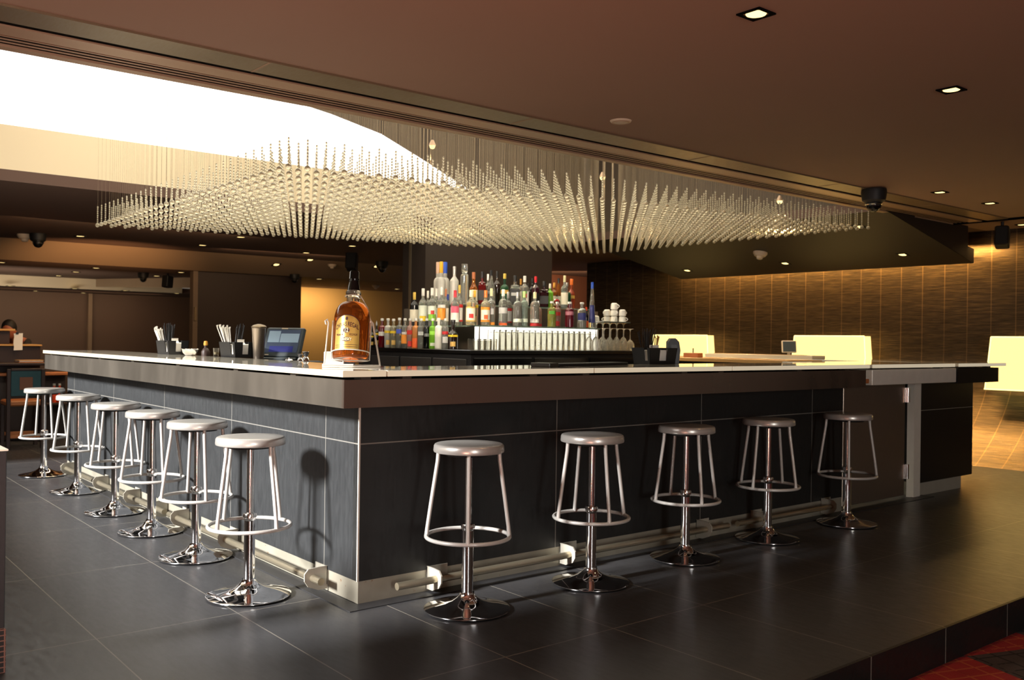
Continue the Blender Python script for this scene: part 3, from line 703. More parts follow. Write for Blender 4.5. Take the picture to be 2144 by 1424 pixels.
def P(*a): return list(a)
def curve_shoulder(r0, z0, r1, z1, n=6):
    return [(r1+(r0-r1)*math.cos(PI/2*k/n), z0+(z1-z0)*math.sin(PI/2*k/n)) for k in range(n+1)]
def s_shoulder(r0, z0, r1, z1, n=7):
    return [(r0+(r1-r0)*(.5-.5*math.cos(PI*k/n)), z0+(z1-z0)*k/n) for k in range(n+1)]
SHAPE = {  # body height, shoulder end, neck radius, cap start, cap radius factor, shoulder style
 'vodka': (.66, .76, .36, .92, .44, 'c'), 'vodkat': (.60, .76, .32, .80, .36, 's'), 'wine': (.60, .76, .29, .78, .32, 's'), 'beer': (.50, .66, .42, .93, .5, 's'),
 'slim': (.55, .75, .36, .82, .4, 's'), 'pourer': (.55, .72, .32, .82, .2, 's'), 'tex': (.58, .74, .34, .82, .38, 'c'), 'goose': (.52, .64, .44, .74, .46, 'c'),
 'stopper': (.70, .75, .62, .76, .82, 'c'), 'cognac': (.46, .70, .36, .80, .42, 's'), 'square': (.62, .70, .33, .80, .38, 'c'), 'coneb': (.42, .80, .26, .84, .34, 'l'),
 'squat': (.50, .66, .30, .84, .36, 'c'), 'cone': (.02, .90, .30, .86, .34, 'l')}
LABEL = {  # parts: (name, colour, z0, z1, half arc)
 'yellow': [('label', 'yellow', .50, .58, 75), ('print', 'tan', .10, .26, 30)], 'white': [('label', 'white', .40, .54, 70)], 'blue': [('label', 'blue', .48, .62, 60)],
 'orange': [('label', 'orange', .15, .45, 75), ('print', 'white', .46, .54, 60)], 'red': [('label', 'red', .46, .60, 60), ('print', 'red', .06, .24, 35)],
 'orangered': [('label', 'orangered', .03, .34, 80)], 'silver': [('label', 'silver', .44, .56, 50)], 'grey': [('label', 'grey', .40, .50, 45)], 'lime': [('label', 'lime', .46, .58, 55), ('print', 'pale', .1, .2, 40)],
 'crimson': [('label', 'crimson', .48, .58, 55), ('print', 'silver', .2, .4, 45)], 'cream': [('label', 'cream', .12, .48, 75)],
 'lemonlabel': [('label', 'pale', .18, .54, 80), ('print', 'yellow', .12, .26, 45)], 'limelabel': [('label', 'pale', .30, .52, 70), ('print', 'lime', .14, .30, 50), ('fruit', 'red', .30, .40, 22)],
 'pinklabel': [('label', 'white', .10, .52, 80), ('print', 'pink', .36, .55, 60)], 'redlabel': [('label', 'white', .10, .50, 75), ('print', 'red', .44, .52, 76), ('foot_band', 'red', .10, .14, 76)],
 'raspberry': [('label', 'tan', .10, .52, 82), ('print', 'cream', .14, .48, 66), ('fruit', 'red', .2, .32, 26)], 'peach': [('label', 'orange', .10, .52, 82), ('print', 'cream', .16, .44, 66), ('fruit', 'orangered', .18, .3, 24)],
 'orangefoot': [('label', 'orange', .02, .09, 60), ('print', 'silver', .3, .46, 40)], 'redfoot': [('label', 'orangered', .02, .08, 60), ('print', 'silver', .34, .50, 60)],
 'whitefoot': [('label', 'pale', .12, .22, 65)], 'whitered': [('label', 'white', .12, .22, 65), ('foot_band', 'crimson', .02, .10, 80)], 'rosefoot': [('label', 'crimson', .02, .12, 80)],
 'oliveband': [('label', 'green', .50, .62, 40)], 'mauve': [('label', 'mauve', .48, .62, 60)], 'navy': [('label', 'navy', .30, .58, 60)], 'navylabel': [('label', 'navy', .12, .50, 60)],
 'bluesmudge': [('label', 'blue', .12, .26, 60)], 'blacklabel': [('label', 'black', .14, .44, 80)], 'blackwide': [('label', 'black', .10, .54, 85), ('print', 'silver', .34, .44, 50)],
 'whitelabel': [('label', 'white', .06, .50, 80), ('print', 'green', .28, .5, 30), ('fruit', 'crimson', .3, .42, 22)], 'gold': [('label', 'gold', .40, .52, 60)], 'black': [('label', 'black', .1, .45, 70)]}
def half_arc(m, r, z0, z1, a, half, sq=False, n=12):
    if sq:
        u = Vector((math.cos(a), math.sin(a), 0)); w = Vector((-u.y, u.x, 0)); k = r*math.sin(math.radians(min(half, 84)))
        c0 = u*r; ps = [c0-w*k, c0+w*k]
        return m.add([tuple(ps[0]+Vector((0, 0, z0))), tuple(ps[1]+Vector((0, 0, z0))), tuple(ps[1]+Vector((0, 0, z1))), tuple(ps[0]+Vector((0, 0, z1)))], [(0, 1, 2, 3)])
    h = math.radians(half)
    return m.lathe([(r, z0), (r, z1)], n, a0=a-h, a1=a+h)
def bottle(x, y, z, h, w, shape, g, cap, label, desc, grp):
    t = thing('bottle', desc, 'bottle', (x, y, z), 0, grp); r = w/2
    ang = math.atan2(CAMP.y-y, CAMP.x-x)
    if shape == 'disc':
        m = MB(); R = Matrix.Rotation(ang, 4, 'Z') @ Matrix.Translation((0, 0, h*.5)) @ Matrix.Rotation(PI/2, 4, 'Y')
        m.lathe([(0, -r*.35), (r*.8, -r*.35), (r, -r*.15), (r, r*.15), (r*.8, r*.35), (0, r*.35)], 24); m.xf(R); m.box(-r*.4, r*.4, -r*.4, r*.4, 0, .02); m.build('glass', BOT[g], t)
        MB().tube([(r*.55*math.cos(2*PI*k/20), r*.55*math.sin(2*PI*k/20), r*.37) for k in range(20)], r*.14, 6, closed=True).xf(R).build('label', LAB['red'], t)
        MB().lathe([(0, h*.9), (r*.3, h*.9), (r*.3, h), (0, h)], 12).build('cap', CAP[cap], t); return t
    b, s_, nk, cs, cf, st = SHAPE[shape]; b *= h; s_ *= h; cs *= h; nr = nk*r
    if st == 'c': sh = curve_shoulder(r, b, nr, s_)
    elif st == 's': sh = s_shoulder(r, b, nr, s_)
    else: sh = [(r, b), (nr, s_)]
    prof = [(0, .004), (r*.86, 0), (r, .006)]+sh+[(nr, cs+.004), (0, cs+.004)]
    m = MB()
    if shape == 'square':
        q = r*.93; m.bbox(-q, q, -q, q, 0, b, r*.22); m.lathe([(q*.9, b-.001)]+[(a_*.9 if i < 2 else a_, z_) for i, (a_, z_) in enumerate(sh)]+[(nr, cs+.004), (0, cs+.004)], 14); m.xf(Matrix.Rotation(ang, 4, 'Z'))
    else: m.lathe(prof, 18)
    m.build('glass', BOT[g], t)
    cr = max(cf*r, .006)
    if shape == 'pourer':
        c = MB().lathe([(0, cs), (nr*1.15, cs), (nr*1.15, cs+.02), (.004, cs+.03), (.003, h), (0, h)], 10)
    elif shape == 'stopper':
        c = MB().lathe([(0, cs), (cr*.6, cs), (cr*.92, cs+.012), (cr, cs+(h-cs)*.5), (cr*.94, h), (0, h)], 18)
    elif shape == 'vodka':
        c = MB().lathe([(0, cs), (cr, cs), (cr*1.08, cs+(h-cs)*.3), (cr, h*.995), (cr*.6, h), (0, h)], 14)
    else:
        c = MB().lathe([(0, cs), (cr, cs), (cr, h-.004), (cr*.85, h), (0, h)], 14)
    c.build('cap', BOT['clear'] if shape == 'stopper' else CAP[cap], t)
    for i, (nm, colr, z0, z1, half) in enumerate(LABEL.get(label, []) if label else []):
        if shape == 'cone':
            rr = lambda zz: r+(nr-r)*max(0, (zz*h-b))/(s_-b)+.0012
            L = MB().lathe([(rr(z0), z0*h), (rr(z1), z1*h)], 12, a0=ang-1.0, a1=ang+.9)
        else:
            k = min(1.0, b*.98/(max(z1, z0)*h)); zz0, zz1 = z0*h*k, z1*h*k
            L = half_arc(MB(), (r*.93 if shape == 'square' else r)+.0010*(i+1), zz0, zz1, ang+(.12 if nm == 'fruit' else 0), half, shape == 'square')
        if nm == 'label': lab = L.build('label', LAB[colr], t)
        else: L.build(nm, LAB[colr], lab)
    return t
BOTTLES = [
    (2.33, 3.843, 1.184, 0.202, 0.059, 'slim', 'black', 'black', 'yellow', 'small black bottle with a low yellow label, leftmost on the back counter'),
    (2.33, 3.755, 1.184, 0.252, 0.054, 'pourer', 'black', 'steel', 'yellow', 'dark bottle with a metal pour spout behind the whisky cradle'),
    (2.33, 3.655, 1.184, 0.273, 0.067, 'vodka', 'red', 'white', 'white', 'dark red bottle with white cap and white lettering band, left end of the front row'),
    (2.33, 3.549, 1.184, 0.272, 0.067, 'vodka', 'frost', 'white', 'yellow', 'frosted bottle with yellow band, right of the dark red one in the front row'),
    (2.33, 3.453, 1.184, 0.267, 0.066, 'vodka', 'lemon', 'white', 'yellow', 'clear bottle with yellow band and yellow curl, second yellow one in the front row'),
    (2.33, 3.35, 1.184, 0.275, 0.065, 'vodka', 'clear', 'white', 'blue', 'clear bottle with a blue band near its shoulder in the front row'),
    (2.33, 3.258, 1.184, 0.27, 0.065, 'vodka', 'clear', 'white', 'orange', 'clear bottle with an orange band in the front row'),
    (2.33, 3.171, 1.184, 0.269, 0.064, 'vodka', 'rose', 'white', 'red', 'pale bottle with red band and red fruit in the front row'),
    (2.33, 3.081, 1.184, 0.268, 0.064, 'vodka', 'amber', 'white', 'orangered', 'orange to red bottle with white cap in the front row'),
    (2.33, 2.997, 1.184, 0.267, 0.063, 'vodka', 'clear', 'white', 'silver', 'clear bottle with grey lettering, left of the black one in the front row'),
    (2.33, 2.906, 1.184, 0.266, 0.059, 'vodka', 'black', 'white', 'grey', 'black bottle with a white cap between clear and green bottles'),
    (2.33, 2.814, 1.184, 0.265, 0.062, 'vodka', 'green', 'white', 'lime', 'bright green bottle with a white cap in the front row'),
    (2.33, 2.723, 1.184, 0.268, 0.066, 'vodka', 'milk', 'white', 'white', 'opaque white bottle right of the bright green one'),
    (2.33, 2.626, 1.184, 0.263, 0.061, 'vodka', 'clear', 'white', 'crimson', 'clear bottle with small red label, right of the opaque white one'),
    (2.33, 2.511, 1.184, 0.25, 0.085, 'beer', 'brown', 'black', 'yellow', 'wide black brown bottle with tiny yellow label at the counter corner'),
    (2.45, 3.292, 1.39, 0.308, 0.083, 'wine', 'black', 'cork', 'cream', 'tall black wine bottle with yellow capsule and white label beside the column'),
    (2.45, 3.151, 1.39, 0.338, 0.078, 'vodkat', 'clear', 'white', 'lemonlabel', 'tall clear bottle with white cap and yellow green label, right of the wine bottle'),
    (2.517, 3.173, 1.39, 0.32, 0.057, 'vodkat', 'clear', 'white', None, 'narrow clear bottle with white cap tucked behind its neighbours on the left shelf'),
    (2.45, 3.005, 1.39, 0.337, 0.077, 'vodkat', 'clear', 'white', 'limelabel', 'tall clear bottle with white cap and green and red fruit label'),
    (2.518, 3.036, 1.39, 0.333, 0.06, 'vodkat', 'clear', 'white', 'cream', 'clear bottle with white cap half hidden behind the fruit label bottle'),
    (2.45, 2.856, 1.39, 0.34, 0.072, 'vodkat', 'clear', 'white', 'orange', 'tall clear bottle with a large orange fruit label'),
    (2.513, 2.884, 1.39, 0.327, 0.055, 'vodkat', 'clear', 'copper', 'cream', 'pale bottle with a copper brown cap, left of the shelf corner'),
    (2.45, 2.654, 1.39, 0.304, 0.074, 'vodkat', 'clear', 'red', 'pinklabel', 'clear bottle with a red cap and red and white label at the shelf corner'),
    (2.52, 2.688, 1.39, 0.354, 0.062, 'vodkat', 'clear', 'cork', 'redlabel', 'clear bottle with tall yellow cap and red banded white label'),
    (2.349, 2.29, 1.39, 0.291, 0.079, 'vodkat', 'straw', 'cream', 'raspberry', 'straw coloured bottle with cream cap and raspberry on a yellow label'),
    (2.454, 2.378, 1.39, 0.295, 0.064, 'vodkat', 'straw', 'yellow', 'yellow', 'bottle with a bright yellow cap behind the raspberry label one'),
    (2.503, 2.29, 1.39, 0.294, 0.076, 'vodkat', 'straw', 'orange', 'peach', 'clear bottle with an orange cap and orange peach label'),
    (2.576, 2.306, 1.39, 0.314, 0.068, 'vodkat', 'clear', 'cream', 'orangefoot', 'clear bottle with white and yellow neck, right of the orange capped one'),
    (2.692, 2.29, 1.39, 0.311, 0.077, 'tex', 'clear', 'white', 'redfoot', 'clear textured bottle with white and red cap and orange foot'),
    (2.814, 2.376, 1.39, 0.298, 0.066, 'tex', 'clear', 'silver', 'redlabel', 'clear bottle with grey cap and red side label behind the textured one'),
    (2.85, 2.29, 1.39, 0.293, 0.078, 'tex', 'clear', 'silver', 'whitefoot', 'clear rum style bottle with grey cap and low white label'),
    (2.931, 2.298, 1.39, 0.305, 0.07, 'tex', 'aqua', 'lime', 'whitefoot', 'pale green bottle with green and white cap, low white label'),
    (3.045, 2.29, 1.39, 0.302, 0.079, 'tex', 'clear', 'cream', 'whitered', 'clear bottle with cream stopper, low white label and red foot'),
    (3.161, 2.373, 1.39, 0.233, 0.059, 'tex', 'rose', 'silver', 'rosefoot', 'small clear bottle with reddish foot behind the cream stopper one'),
    (3.245, 2.29, 1.39, 0.23, 0.076, 'vodka', 'olive', 'white', 'oliveband', 'olive yellow bottle with a small white cap on the shelf'),
    (3.382, 2.372, 1.39, 0.232, 0.069, 'vodka', 'pink', 'white', 'red', 'pinkish bottle with a white cap and red label, right of the olive one'),
    (3.458, 2.29, 1.39, 0.233, 0.082, 'vodka', 'burgundy', 'white', 'mauve', 'wide burgundy bottle with white cap and pale lettering'),
    (3.612, 2.29, 1.39, 0.234, 0.083, 'vodka', 'clear', 'white', 'navy', 'clear bottle with white cap and dark blue back label near the glasses'),
    (3.68, 2.304, 1.39, 0.193, 0.044, 'slim', 'black', 'orangered', 'orangered', 'thin dark bottle with an orange cap, right of the clear blue one'),
    (3.746, 2.297, 1.39, 0.424, 0.075, 'cone', 'clear', 'blue', 'navylabel', 'very tall tapering bottle with blue top and blue label'),
    (2.682, 3.258, 1.58, 0.407, 0.076, 'goose', 'frost', 'rosecap', None, 'tall frosted bottle with pinkish cap, leftmost on the top shelf'),
    (2.62, 3.113, 1.58, 0.399, 0.074, 'goose', 'frost', 'yellow', None, 'tall frosted bottle with yellow cap, between pink and blue capped ones'),
    (2.695, 3.159, 1.58, 0.402, 0.084, 'goose', 'frost', 'blue', 'bluesmudge', 'large frosted bottle with a blue cap on the top shelf'),
    (2.62, 2.907, 1.58, 0.344, 0.081, 'vodkat', 'frost', 'silver', None, 'frosted bottle with a silver cap, right of the blue capped one'),
    (2.604, 2.73, 1.58, 0.355, 0.071, 'stopper', 'clear', 'glass', None, 'tall clear bottle with a large fluted glass stopper'),
    (2.704, 2.73, 1.58, 0.289, 0.072, 'cognac', 'whisky', 'copper', 'cream', 'red amber spirit bottle with a copper cap on the top shelf'),
    (2.8, 2.73, 1.58, 0.299, 0.073, 'square', 'cherry', 'black', 'blacklabel', 'dark red square bottle with slanted black label'),
    (2.931, 2.817, 1.58, 0.289, 0.057, 'vodkat', 'clear', 'white', None, 'clear bottle with white cap half hidden on the top shelf'),
    (2.902, 2.73, 1.58, 0.317, 0.077, 'coneb', 'clear', 'black', 'grey', 'clear bottle with conical shoulders and a dark cap'),
    (3.036, 2.816, 1.58, 0.321, 0.066, 'vodkat', 'dark', 'black', None, 'dark brown bottle with dark cap behind the conical one'),
    (3.057, 2.73, 1.58, 0.296, 0.078, 'squat', 'bottle', 'cork', 'gold', 'dark green bottle with gold label on its shoulder'),
    (3.18, 2.73, 1.58, 0.285, 0.092, 'square', 'clear', 'black', 'blackwide', 'square bottle with black cap and wide black label'),
    (3.319, 2.815, 1.58, 0.265, 0.049, 'vodkat', 'clear', 'gold', 'white', 'slim bottle with gold and white cap, behind the black label one'),
    (3.295, 2.73, 1.58, 0.287, 0.08, 'vodkat', 'clear', 'white', 'whitelabel', 'clear bottle with tall white cap and white label with red circle'),
    (3.412, 2.814, 1.58, 0.23, 0.054, 'vodkat', 'dark', 'black', None, 'dark bottle with black cap, just right of the white capped one'),
    (3.472, 2.829, 1.58, 0.278, 0.059, 'vodkat', 'black', 'black', None, 'slim black bottle, left of the one with a red neck'),
    (3.429, 2.73, 1.58, 0.29, 0.072, 'vodkat', 'plum', 'red', 'black', 'dark plum bottle with a long red cap'),
    (3.536, 2.73, 1.58, 0.25, 0.09, 'square', 'cherryblack', 'black', 'blacklabel', 'broad black square bottle with red edges'),
    (3.615, 2.737, 1.58, 0.232, 0.064, 'vodkat', 'green', 'white', None, 'green bottle with a white cap on the top shelf'),
    (3.736, 2.812, 1.58, 0.25, 0.064, 'vodkat', 'whisky', 'gold', 'cream', 'amber bottle with gold cap and cream label'),
    (3.699, 2.73, 1.58, 0.126, 0.059, 'disc', 'cherry', 'dark', 'red', 'round flask with a red ring on its face'),
    (3.805, 2.827, 1.58, 0.296, 0.07, 'coneb', 'whisky', 'black', 'cream', 'bottle with an ornate black stopper and cream label'),
    (3.795, 2.73, 1.58, 0.318, 0.069, 'vodkat', 'clear', 'cream', 'cream', 'bottle with a tall cream cap, tallest at the right of the top shelf'),
    (3.877, 2.789, 1.58, 0.256, 0.088, 'squat', 'bottle', 'silver', None, 'broad dark green bottle with a silver neck'),
    (3.96, 2.811, 1.58, 0.298, 0.075, 'cognac', 'ruby', 'orange', 'gold', 'dark amber bottle with an orange cap, right end of the top shelf'),
]
for x, y, z, h, w, shape, g, cap, label, desc in BOTTLES:
    grp = 'bottles on the back counter' if z < 1.3 else ('bottles on the lower glass shelf' if z < 1.5 else 'bottles on the top glass shelf')
    bottle(x, y, z+(0 if z < 1.3 else -.002+.0005), h, w, shape, g, cap, label, desc, grp)

# inverted glasses under the lower shelf
def glass_row(mb, name, positions, label, group, z=1.1845):
    me = mb.mesh(name, M['stem_glass' if name in ('wine_glass', 'cocktail_glass') else 'drink_glass'])
    for x, y in positions:
        g = bpy.data.objects.new(name, me); COL.objects.link(g); g.location = (x, y, z); tag(g, label, 'glass', group)
hb = MB().lathe([(.033, 0), (.0315, .09), (.028, .165), (.022, .172), (0, .172), (0, .155), (.0255, .150), (.0285, .09), (.031, 0), (.033, 0)], 18)
glass_row(hb, 'tall_glass', [(2.66+.0665*i, 2.255+.078*j) for i in range(17) for j in range(3)], 'tall clear glass standing upside down beneath the lower bottle shelf', 'inverted glasses under the shelf')
sg = MB().lathe([(.028, 0), (.030, .085), (.024, .092), (0, .092), (0, .08), (.026, .078), (.026, 0), (.028, 0)], 16)
glass_row(sg, 'short_glass', [(2.43+.066*i, 2.25+.07*j) for i in range(3) for j in range(3)], 'short clear tumbler upside down at the left end of the inverted glasses', 'short tumblers on the back counter')
def stem(h):
    s = h/.24
    return MB().lathe([(.034, 0), (.040, .04*s), (.038, .075*s), (.022, .105*s), (.005, .12*s), (.0035, .15*s), (.004, .22*s), (.012, .234*s), (.034, .238*s), (.034, .24*s), (0, .24*s)], 18)
glass_row(stem(.258), 'wine_glass', [(3.86+.092*i, 2.27+.09*j) for i in range(4) for j in range(3)], 'tall stemmed wine glass upside down under the tray of white cups', 'inverted wine glasses')
glass_row(stem(.205), 'cocktail_glass', [(3.80+.086*i, 2.19) for i in range(5)], 'shorter stemmed glass upside down in front of the tall wine glasses', 'inverted stemmed glasses')
t = thing('glass_tray', 'thin clear tray resting on the inverted wine glasses below white cups', 'tray', (3.82, 2.22, 1.443))
MB().bbox(0, .36, 0, .3, 0, .008, .002).build('pane', M['shelf_glass'], t)
MB().tube([(0, 0, .008), (.36, 0, .008), (.36, .3, .008), (0, .3, .008)], .003, 6, closed=True).build('rim', M['chrome2'], t)
# white cups
def cup(x, y, z, ha, lb, grp='white porcelain cups'):
    t = thing('coffee_cup', lb, 'cup', (x, y, z), ha, grp)
    MB().lathe([(.034, 0), (.0345, .02), (.031, .052), (.022, .060), (.018, .060), (.016, .056), (0, .056), (0, .05), (.028, .046), (.032, .0), (.034, 0)], 20).build('bowl', M['cup'], t)
    MB().tube([(.031+.020*math.sin(PI*k/8), 0, .012+.034*k/8) for k in range(9)], .0042, 8).build('handle', M['cup'], t)
    return t
cz = 1.4515
C0 = None
for i, (x, y, n, ha, w) in enumerate(((4.085, 2.44, 2, 2.6, 'left stack'), (4.10, 2.36, 3, -2.2, 'middle stack'), (4.15, 2.30, 2, -.6, 'right stack'))):
    for k in range(n):
        pos = ('top', 'bottom', 'middle')[0 if k == n-1 else (1 if k == 0 else 2)]
        lb = 'white coffee cup upside down, %s of the %s on the tray' % (pos, w)
        C0 = cup(x, y, cz+k*.0615, ha+.5*k, lb) if C0 is None else dup(C0, (x, y, cz+k*.0615), ha+.5*k, lb)
for x, y, w in ((3.985, 2.49, 'left of the stacked cups, nearest to them'), (3.925, 2.45, 'second from the stacked cups'), (3.855, 2.50, 'farthest left beside the tall blue bottle')):
    dup(C0, (x, y, cz), 2.2, 'single upside down white cup on the tray, '+w)

# ------------------------------------------------------------------ the giant whisky bottle in its cradle
BX, BY = .127, .322
rz = math.atan2(CAMP.y-BY, CAMP.x-BX)+PI/2
Tm = Matrix.Translation((0, 0, .036)) @ Matrix.Rotation(-.20, 4, 'X') @ Matrix.Rotation(.035, 4, 'Y')
t = thing('whisky_bottle', 'giant whisky bottle with a gold label tilted in a white wire cradle', 'bottle', (BX, BY, ZT), rz)
B = t
r = .092
body = [(0, .012), (.06, .006), (.084, .0), (.091, .008), (r, .02), (r, .205)]+[(.034+(r-.034)*(math.cos(PI/2*k/9))**.9, .205+.095*math.sin(PI/2*k/9)) for k in range(1, 10)]+[(0, .30)]
MB().lathe(body, 48).xf(Tm).build('glass_body', M['whisky'], t)
MB().lathe([(0, .300), (.034, .300), (.033, .325), (.034, .338), (.039, .345), (.039, .357), (.033, .362), (0, .362)], 32).xf(Tm).build('neck', M['clear_neck'], t)
MB().lathe([(0, .3605), (.0335, .3605), (.031, .385), (.0265, .405), (.0262, .42), (.0275, .422), (.0275, .426), (.026, .428), (.0255, .462), (.023, .466), (0, .466)], 32).xf(Tm).build('capsule', M['black_gloss'], t)
def cyl(phi, z, rr): return Tm @ Vector((rr*math.sin(phi), -rr*math.cos(phi), z))
PC, PH = math.radians(-17), math.radians(44)
def arch_label(name, mat, ph, z0, z1, zt, rr, parent, pc=PC):
    n = 24; vs = []
    for k in range(n+1):
        u = -1+2*k/n; ztop = z1+(zt-z1)*math.sqrt(max(0, 1-u*u))
        for q in range(7): vs.append(tuple(cyl(pc+ph*u, z0+(ztop-z0)*q/6, rr)))
    fs = [(k*7+q, (k+1)*7+q, (k+1)*7+q+1, k*7+q+1) for k in range(n) for q in range(6)]
    return MB().add(vs, fs, True).build(name, mat, parent)
bd = arch_label('label_border', M['label_dark'], PH, .034, .160, .216, r+.0006, t)
lab = arch_label('label', M['gold_label'], PH*.955, .037, .160, .212, r+.0011, t)
def oval(name, zc, pw, hh, rr, mat, parent, pc=PC):
    n = 28; vs = [tuple(cyl(pc, zc, rr))]+[tuple(cyl(pc+pw*math.cos(2*PI*k/n), zc+hh*math.sin(2*PI*k/n), rr)) for k in range(n)]
    return MB().add(vs, [(0, 1+k, 1+(k+1) % n) for k in range(n)]).build(name, mat, parent)
def text_cyl(s_, size, zc, rr, mat, parent, name='lettering', arch=0.0, spread=1.0, pc=PC):
    cu = bpy.data.curves.new('t', 'FONT'); cu.body = s_; cu.size = size; cu.align_x = 'CENTER'; cu.align_y = 'CENTER'; cu.space_character = 1.05; cu.offset = size*.022
    to = bpy.data.objects.new('t', cu); COL.objects.link(to); bpy.context.view_layer.update()
    me = bpy.data.meshes.new_from_object(to.evaluated_get(bpy.context.evaluated_depsgraph_get()))
    bpy.data.objects.remove(to); W = max(abs(v.co.x) for v in me.vertices)
    for v in me.vertices:
        u = v.co.x*spread; zz = zc+v.co.y*1.55-arch*(u/max(W*spread, 1e-6))**2
        v.co = cyl(pc+u/r, zz, rr)
    me.materials.clear(); me.materials.append(mat); me.name = name
    o_ = bpy.data.objects.new(name, me); COL.objects.link(o_); o_.parent = parent; return o_
text_cyl('CHIVAS REGAL', .0205, .166, r+.0018, M['label_dark'], lab, arch=.017, spread=.86)
oval('oval_badge', .135, .19, .0135, r+.0017, M['label_dark'], lab); text_cyl('12', .021, .135, r+.0022, M['label_cream'], lab)
text_cyl('PREMIUM', .0095, .112, r+.0017, M['label_dark'], lab, pc=PC-.38, arch=-.002); text_cyl('SCOTCH', .0095, .112, r+.0017, M['label_dark'], lab, pc=PC+.40, arch=-.002)
oval('oval_badge', .089, .30, .0115, r+.0017, M['label_dark'], lab); text_cyl('WHISKY', .0145, .089, r+.0022, M['label_cream'], lab, arch=.002)
oval('crest', .196, .07, .009, r+.0017, M['label_dark'], lab)
for z_, ph in ((.060, .66), (.050, .66)):
    c = MB(); vs = []
    for k in range(13): p_ = PC-ph+2*ph*k/12; vs += [tuple(cyl(p_, z_, r+.0016)), tuple(cyl(p_, z_+.002, r+.0016))]
    c.add(vs, [(2*k, 2*k+2, 2*k+3, 2*k+1) for k in range(12)]); c.build('print_line', M['label_dark'], lab)
t = thing('bottle_cradle', 'white wire tilting cradle holding the giant whisky bottle', 'bottle stand', (BX, BY, ZT), rz)
w = .0042; X = .108
c = MB(); c.tube([(-.135, -.105, w), (.01, -.105, w), (.02, -.10, w), (.145, -.03, w), (.15, -.02, w), (.15, .11, w), (-.135, .11, w)], w, 8, closed=True); c.tube([(-.135, -.09, .012), (.015, -.09, .012)], w*1.3, 8); c.tube([(-.05, -.09, .006), (-.035, -.06, .012), (-.035, -.02, .03)], w, 8); c.build('base_frame', M['white_wire'], t)
c = MB(); c.tube([(.15, -.01, w), (.148, -.005, .02), (.113, .035, .225), (.104, .04, .236), (.095, .04, .226)], w*1.15, 8); c.build('side_arm', M['white_wire'], t)
c = MB(); c.tube([(-.135, .10, w), (-.13, .08, .03), (-.112, .035, .225), (-.118, .02, .24), (-.128, .01, .232), (-.124, .0, .215)], w*1.0, 8); c.build('side_arm', M['white_wire'], t)
def ring(rr, z, n=28): return [tuple(Tm @ Vector((rr*math.cos(2*PI*k/n), rr*math.sin(2*PI*k/n), z))) for k in range(n)]
c = MB(); c.tube(ring(.097, .036), .003, 6, closed=True); c.tube([tuple(Tm @ Vector(p)) for p in ((-.097, 0, .2), (-.097, 0, .0), (-.085, -.03, -.008), (.085, -.03, -.008), (.097, 0, .0), (.097, 0, .2))], .003, 6); c.build('basket', M['white_wire'], t)
c = MB(); c.tube(ring(.041, .332, 20), .0026, 6, closed=True); c.tube([tuple(Tm @ Vector(p)) for p in ((.041, .0, .332), (.075, .01, .28), (.097, .0, .2))], .0026, 6); c.build('neck_ring', M['white_wire'], t)
t = thing('card_holder', 'small white card holder standing behind the whisky cradle', 'card holder', (.128, .50, ZT), -.35)
MB().bbox(-.05, .05, -.012, .012, 0, .075, .004).build('body', M['paper'], t); MB().bbox(-.056, .056, -.03, .03, 0, .008, .002).build('foot', M['paper'], t)

# ------------------------------------------------------------------ bar top things
ZW = 1.1005
def caddy(x, y, w, d, lb, pos):
    """open black box: napkin half towards -y / -x, straws in the rest; slots on the -x and -y faces"""
    h = .108; th = .004; t = thing('bar_caddy', lb, 'bar caddy', (x, y, ZT), 0, 'black bar caddies')
    fl = .012
    def wall(ax, s0, a0, a1, z0, z1):
        m = MB()
        k = lambda z: fl*z/h
        if ax == 'x':   # plane normal x at s0 (sign gives flare)
            sg = -1 if s0 == 0 else 1
            vs = [(s0+sg*k(z)+e, a+(-k(z) if a == 0 else (k(z) if a == d else 0)), z) for e in (0, -sg*th) for z in (z0, z1) for a in (a0, a1)]
        else:
            sg = -1 if s0 == 0 else 1
            vs = [(a+(-k(z) if a == 0 else (k(z) if a == w else 0)), s0+sg*k(z)+e, z) for e in (0, -sg*th) for z in (z0, z1) for a in (a0, a1)]
        return m.add(vs, [(0, 1, 3, 2), (4, 6, 7, 5), (0, 4, 5, 1), (2, 3, 7, 6), (0, 2, 6, 4), (1, 5, 7, 3)])
    b = MB().box(0, w, 0, d, 0, .004)
    # -y face with a U slot, -x face with a U slot near the front
    s0, s1 = w*.36, w*.66
    for q in (wall('y', 0, 0, s0, 0, h), wall('y', 0, s1, w, 0, h), wall('y', 0, s0, s1, 0, .022)): b.add2(q)
    u0, u1 = d*.12, d*.30
    for q in (wall('x', 0, 0, u0, 0, h), wall('x', 0, u1, d, 0, h), wall('x', 0, u0, u1, 0, .022)): b.add2(q)
    b.add2(wall('x', w, 0, d, 0, h)); b.add2(wall('y', d, 0, w, 0, h))
    b.build('box', M['black'], t)
    MB().box(th, w-th, d*.52, d*.52+th, .004, h*.96).build('divider', M['black'], t)
    n = thing('napkin_stack', 'white paper napkins standing in the '+pos, 'napkins', (x, y, ZT), 0, 'napkin stacks')
    c = MB(); c.bbox(.008, w-.008, .010, d*.46, .005, h*.86, .004); c.build('stack', M['paper'], n)
    c = MB(); vs = []
    for k in range(8):
        a = PI*.62*k/7; yy = .02+.055*math.sin(a)*1.1; zz = h*.80+.042*(1-math.cos(a))*.7
        vs += [(w*.32, yy, zz), (w*.70, yy, zz)]
    c.add(vs, [(2*k, 2*k+1, 2*k+3, 2*k+2) for k in range(7)], True); c.build('folded_corner', M['paper'], n)
    return t
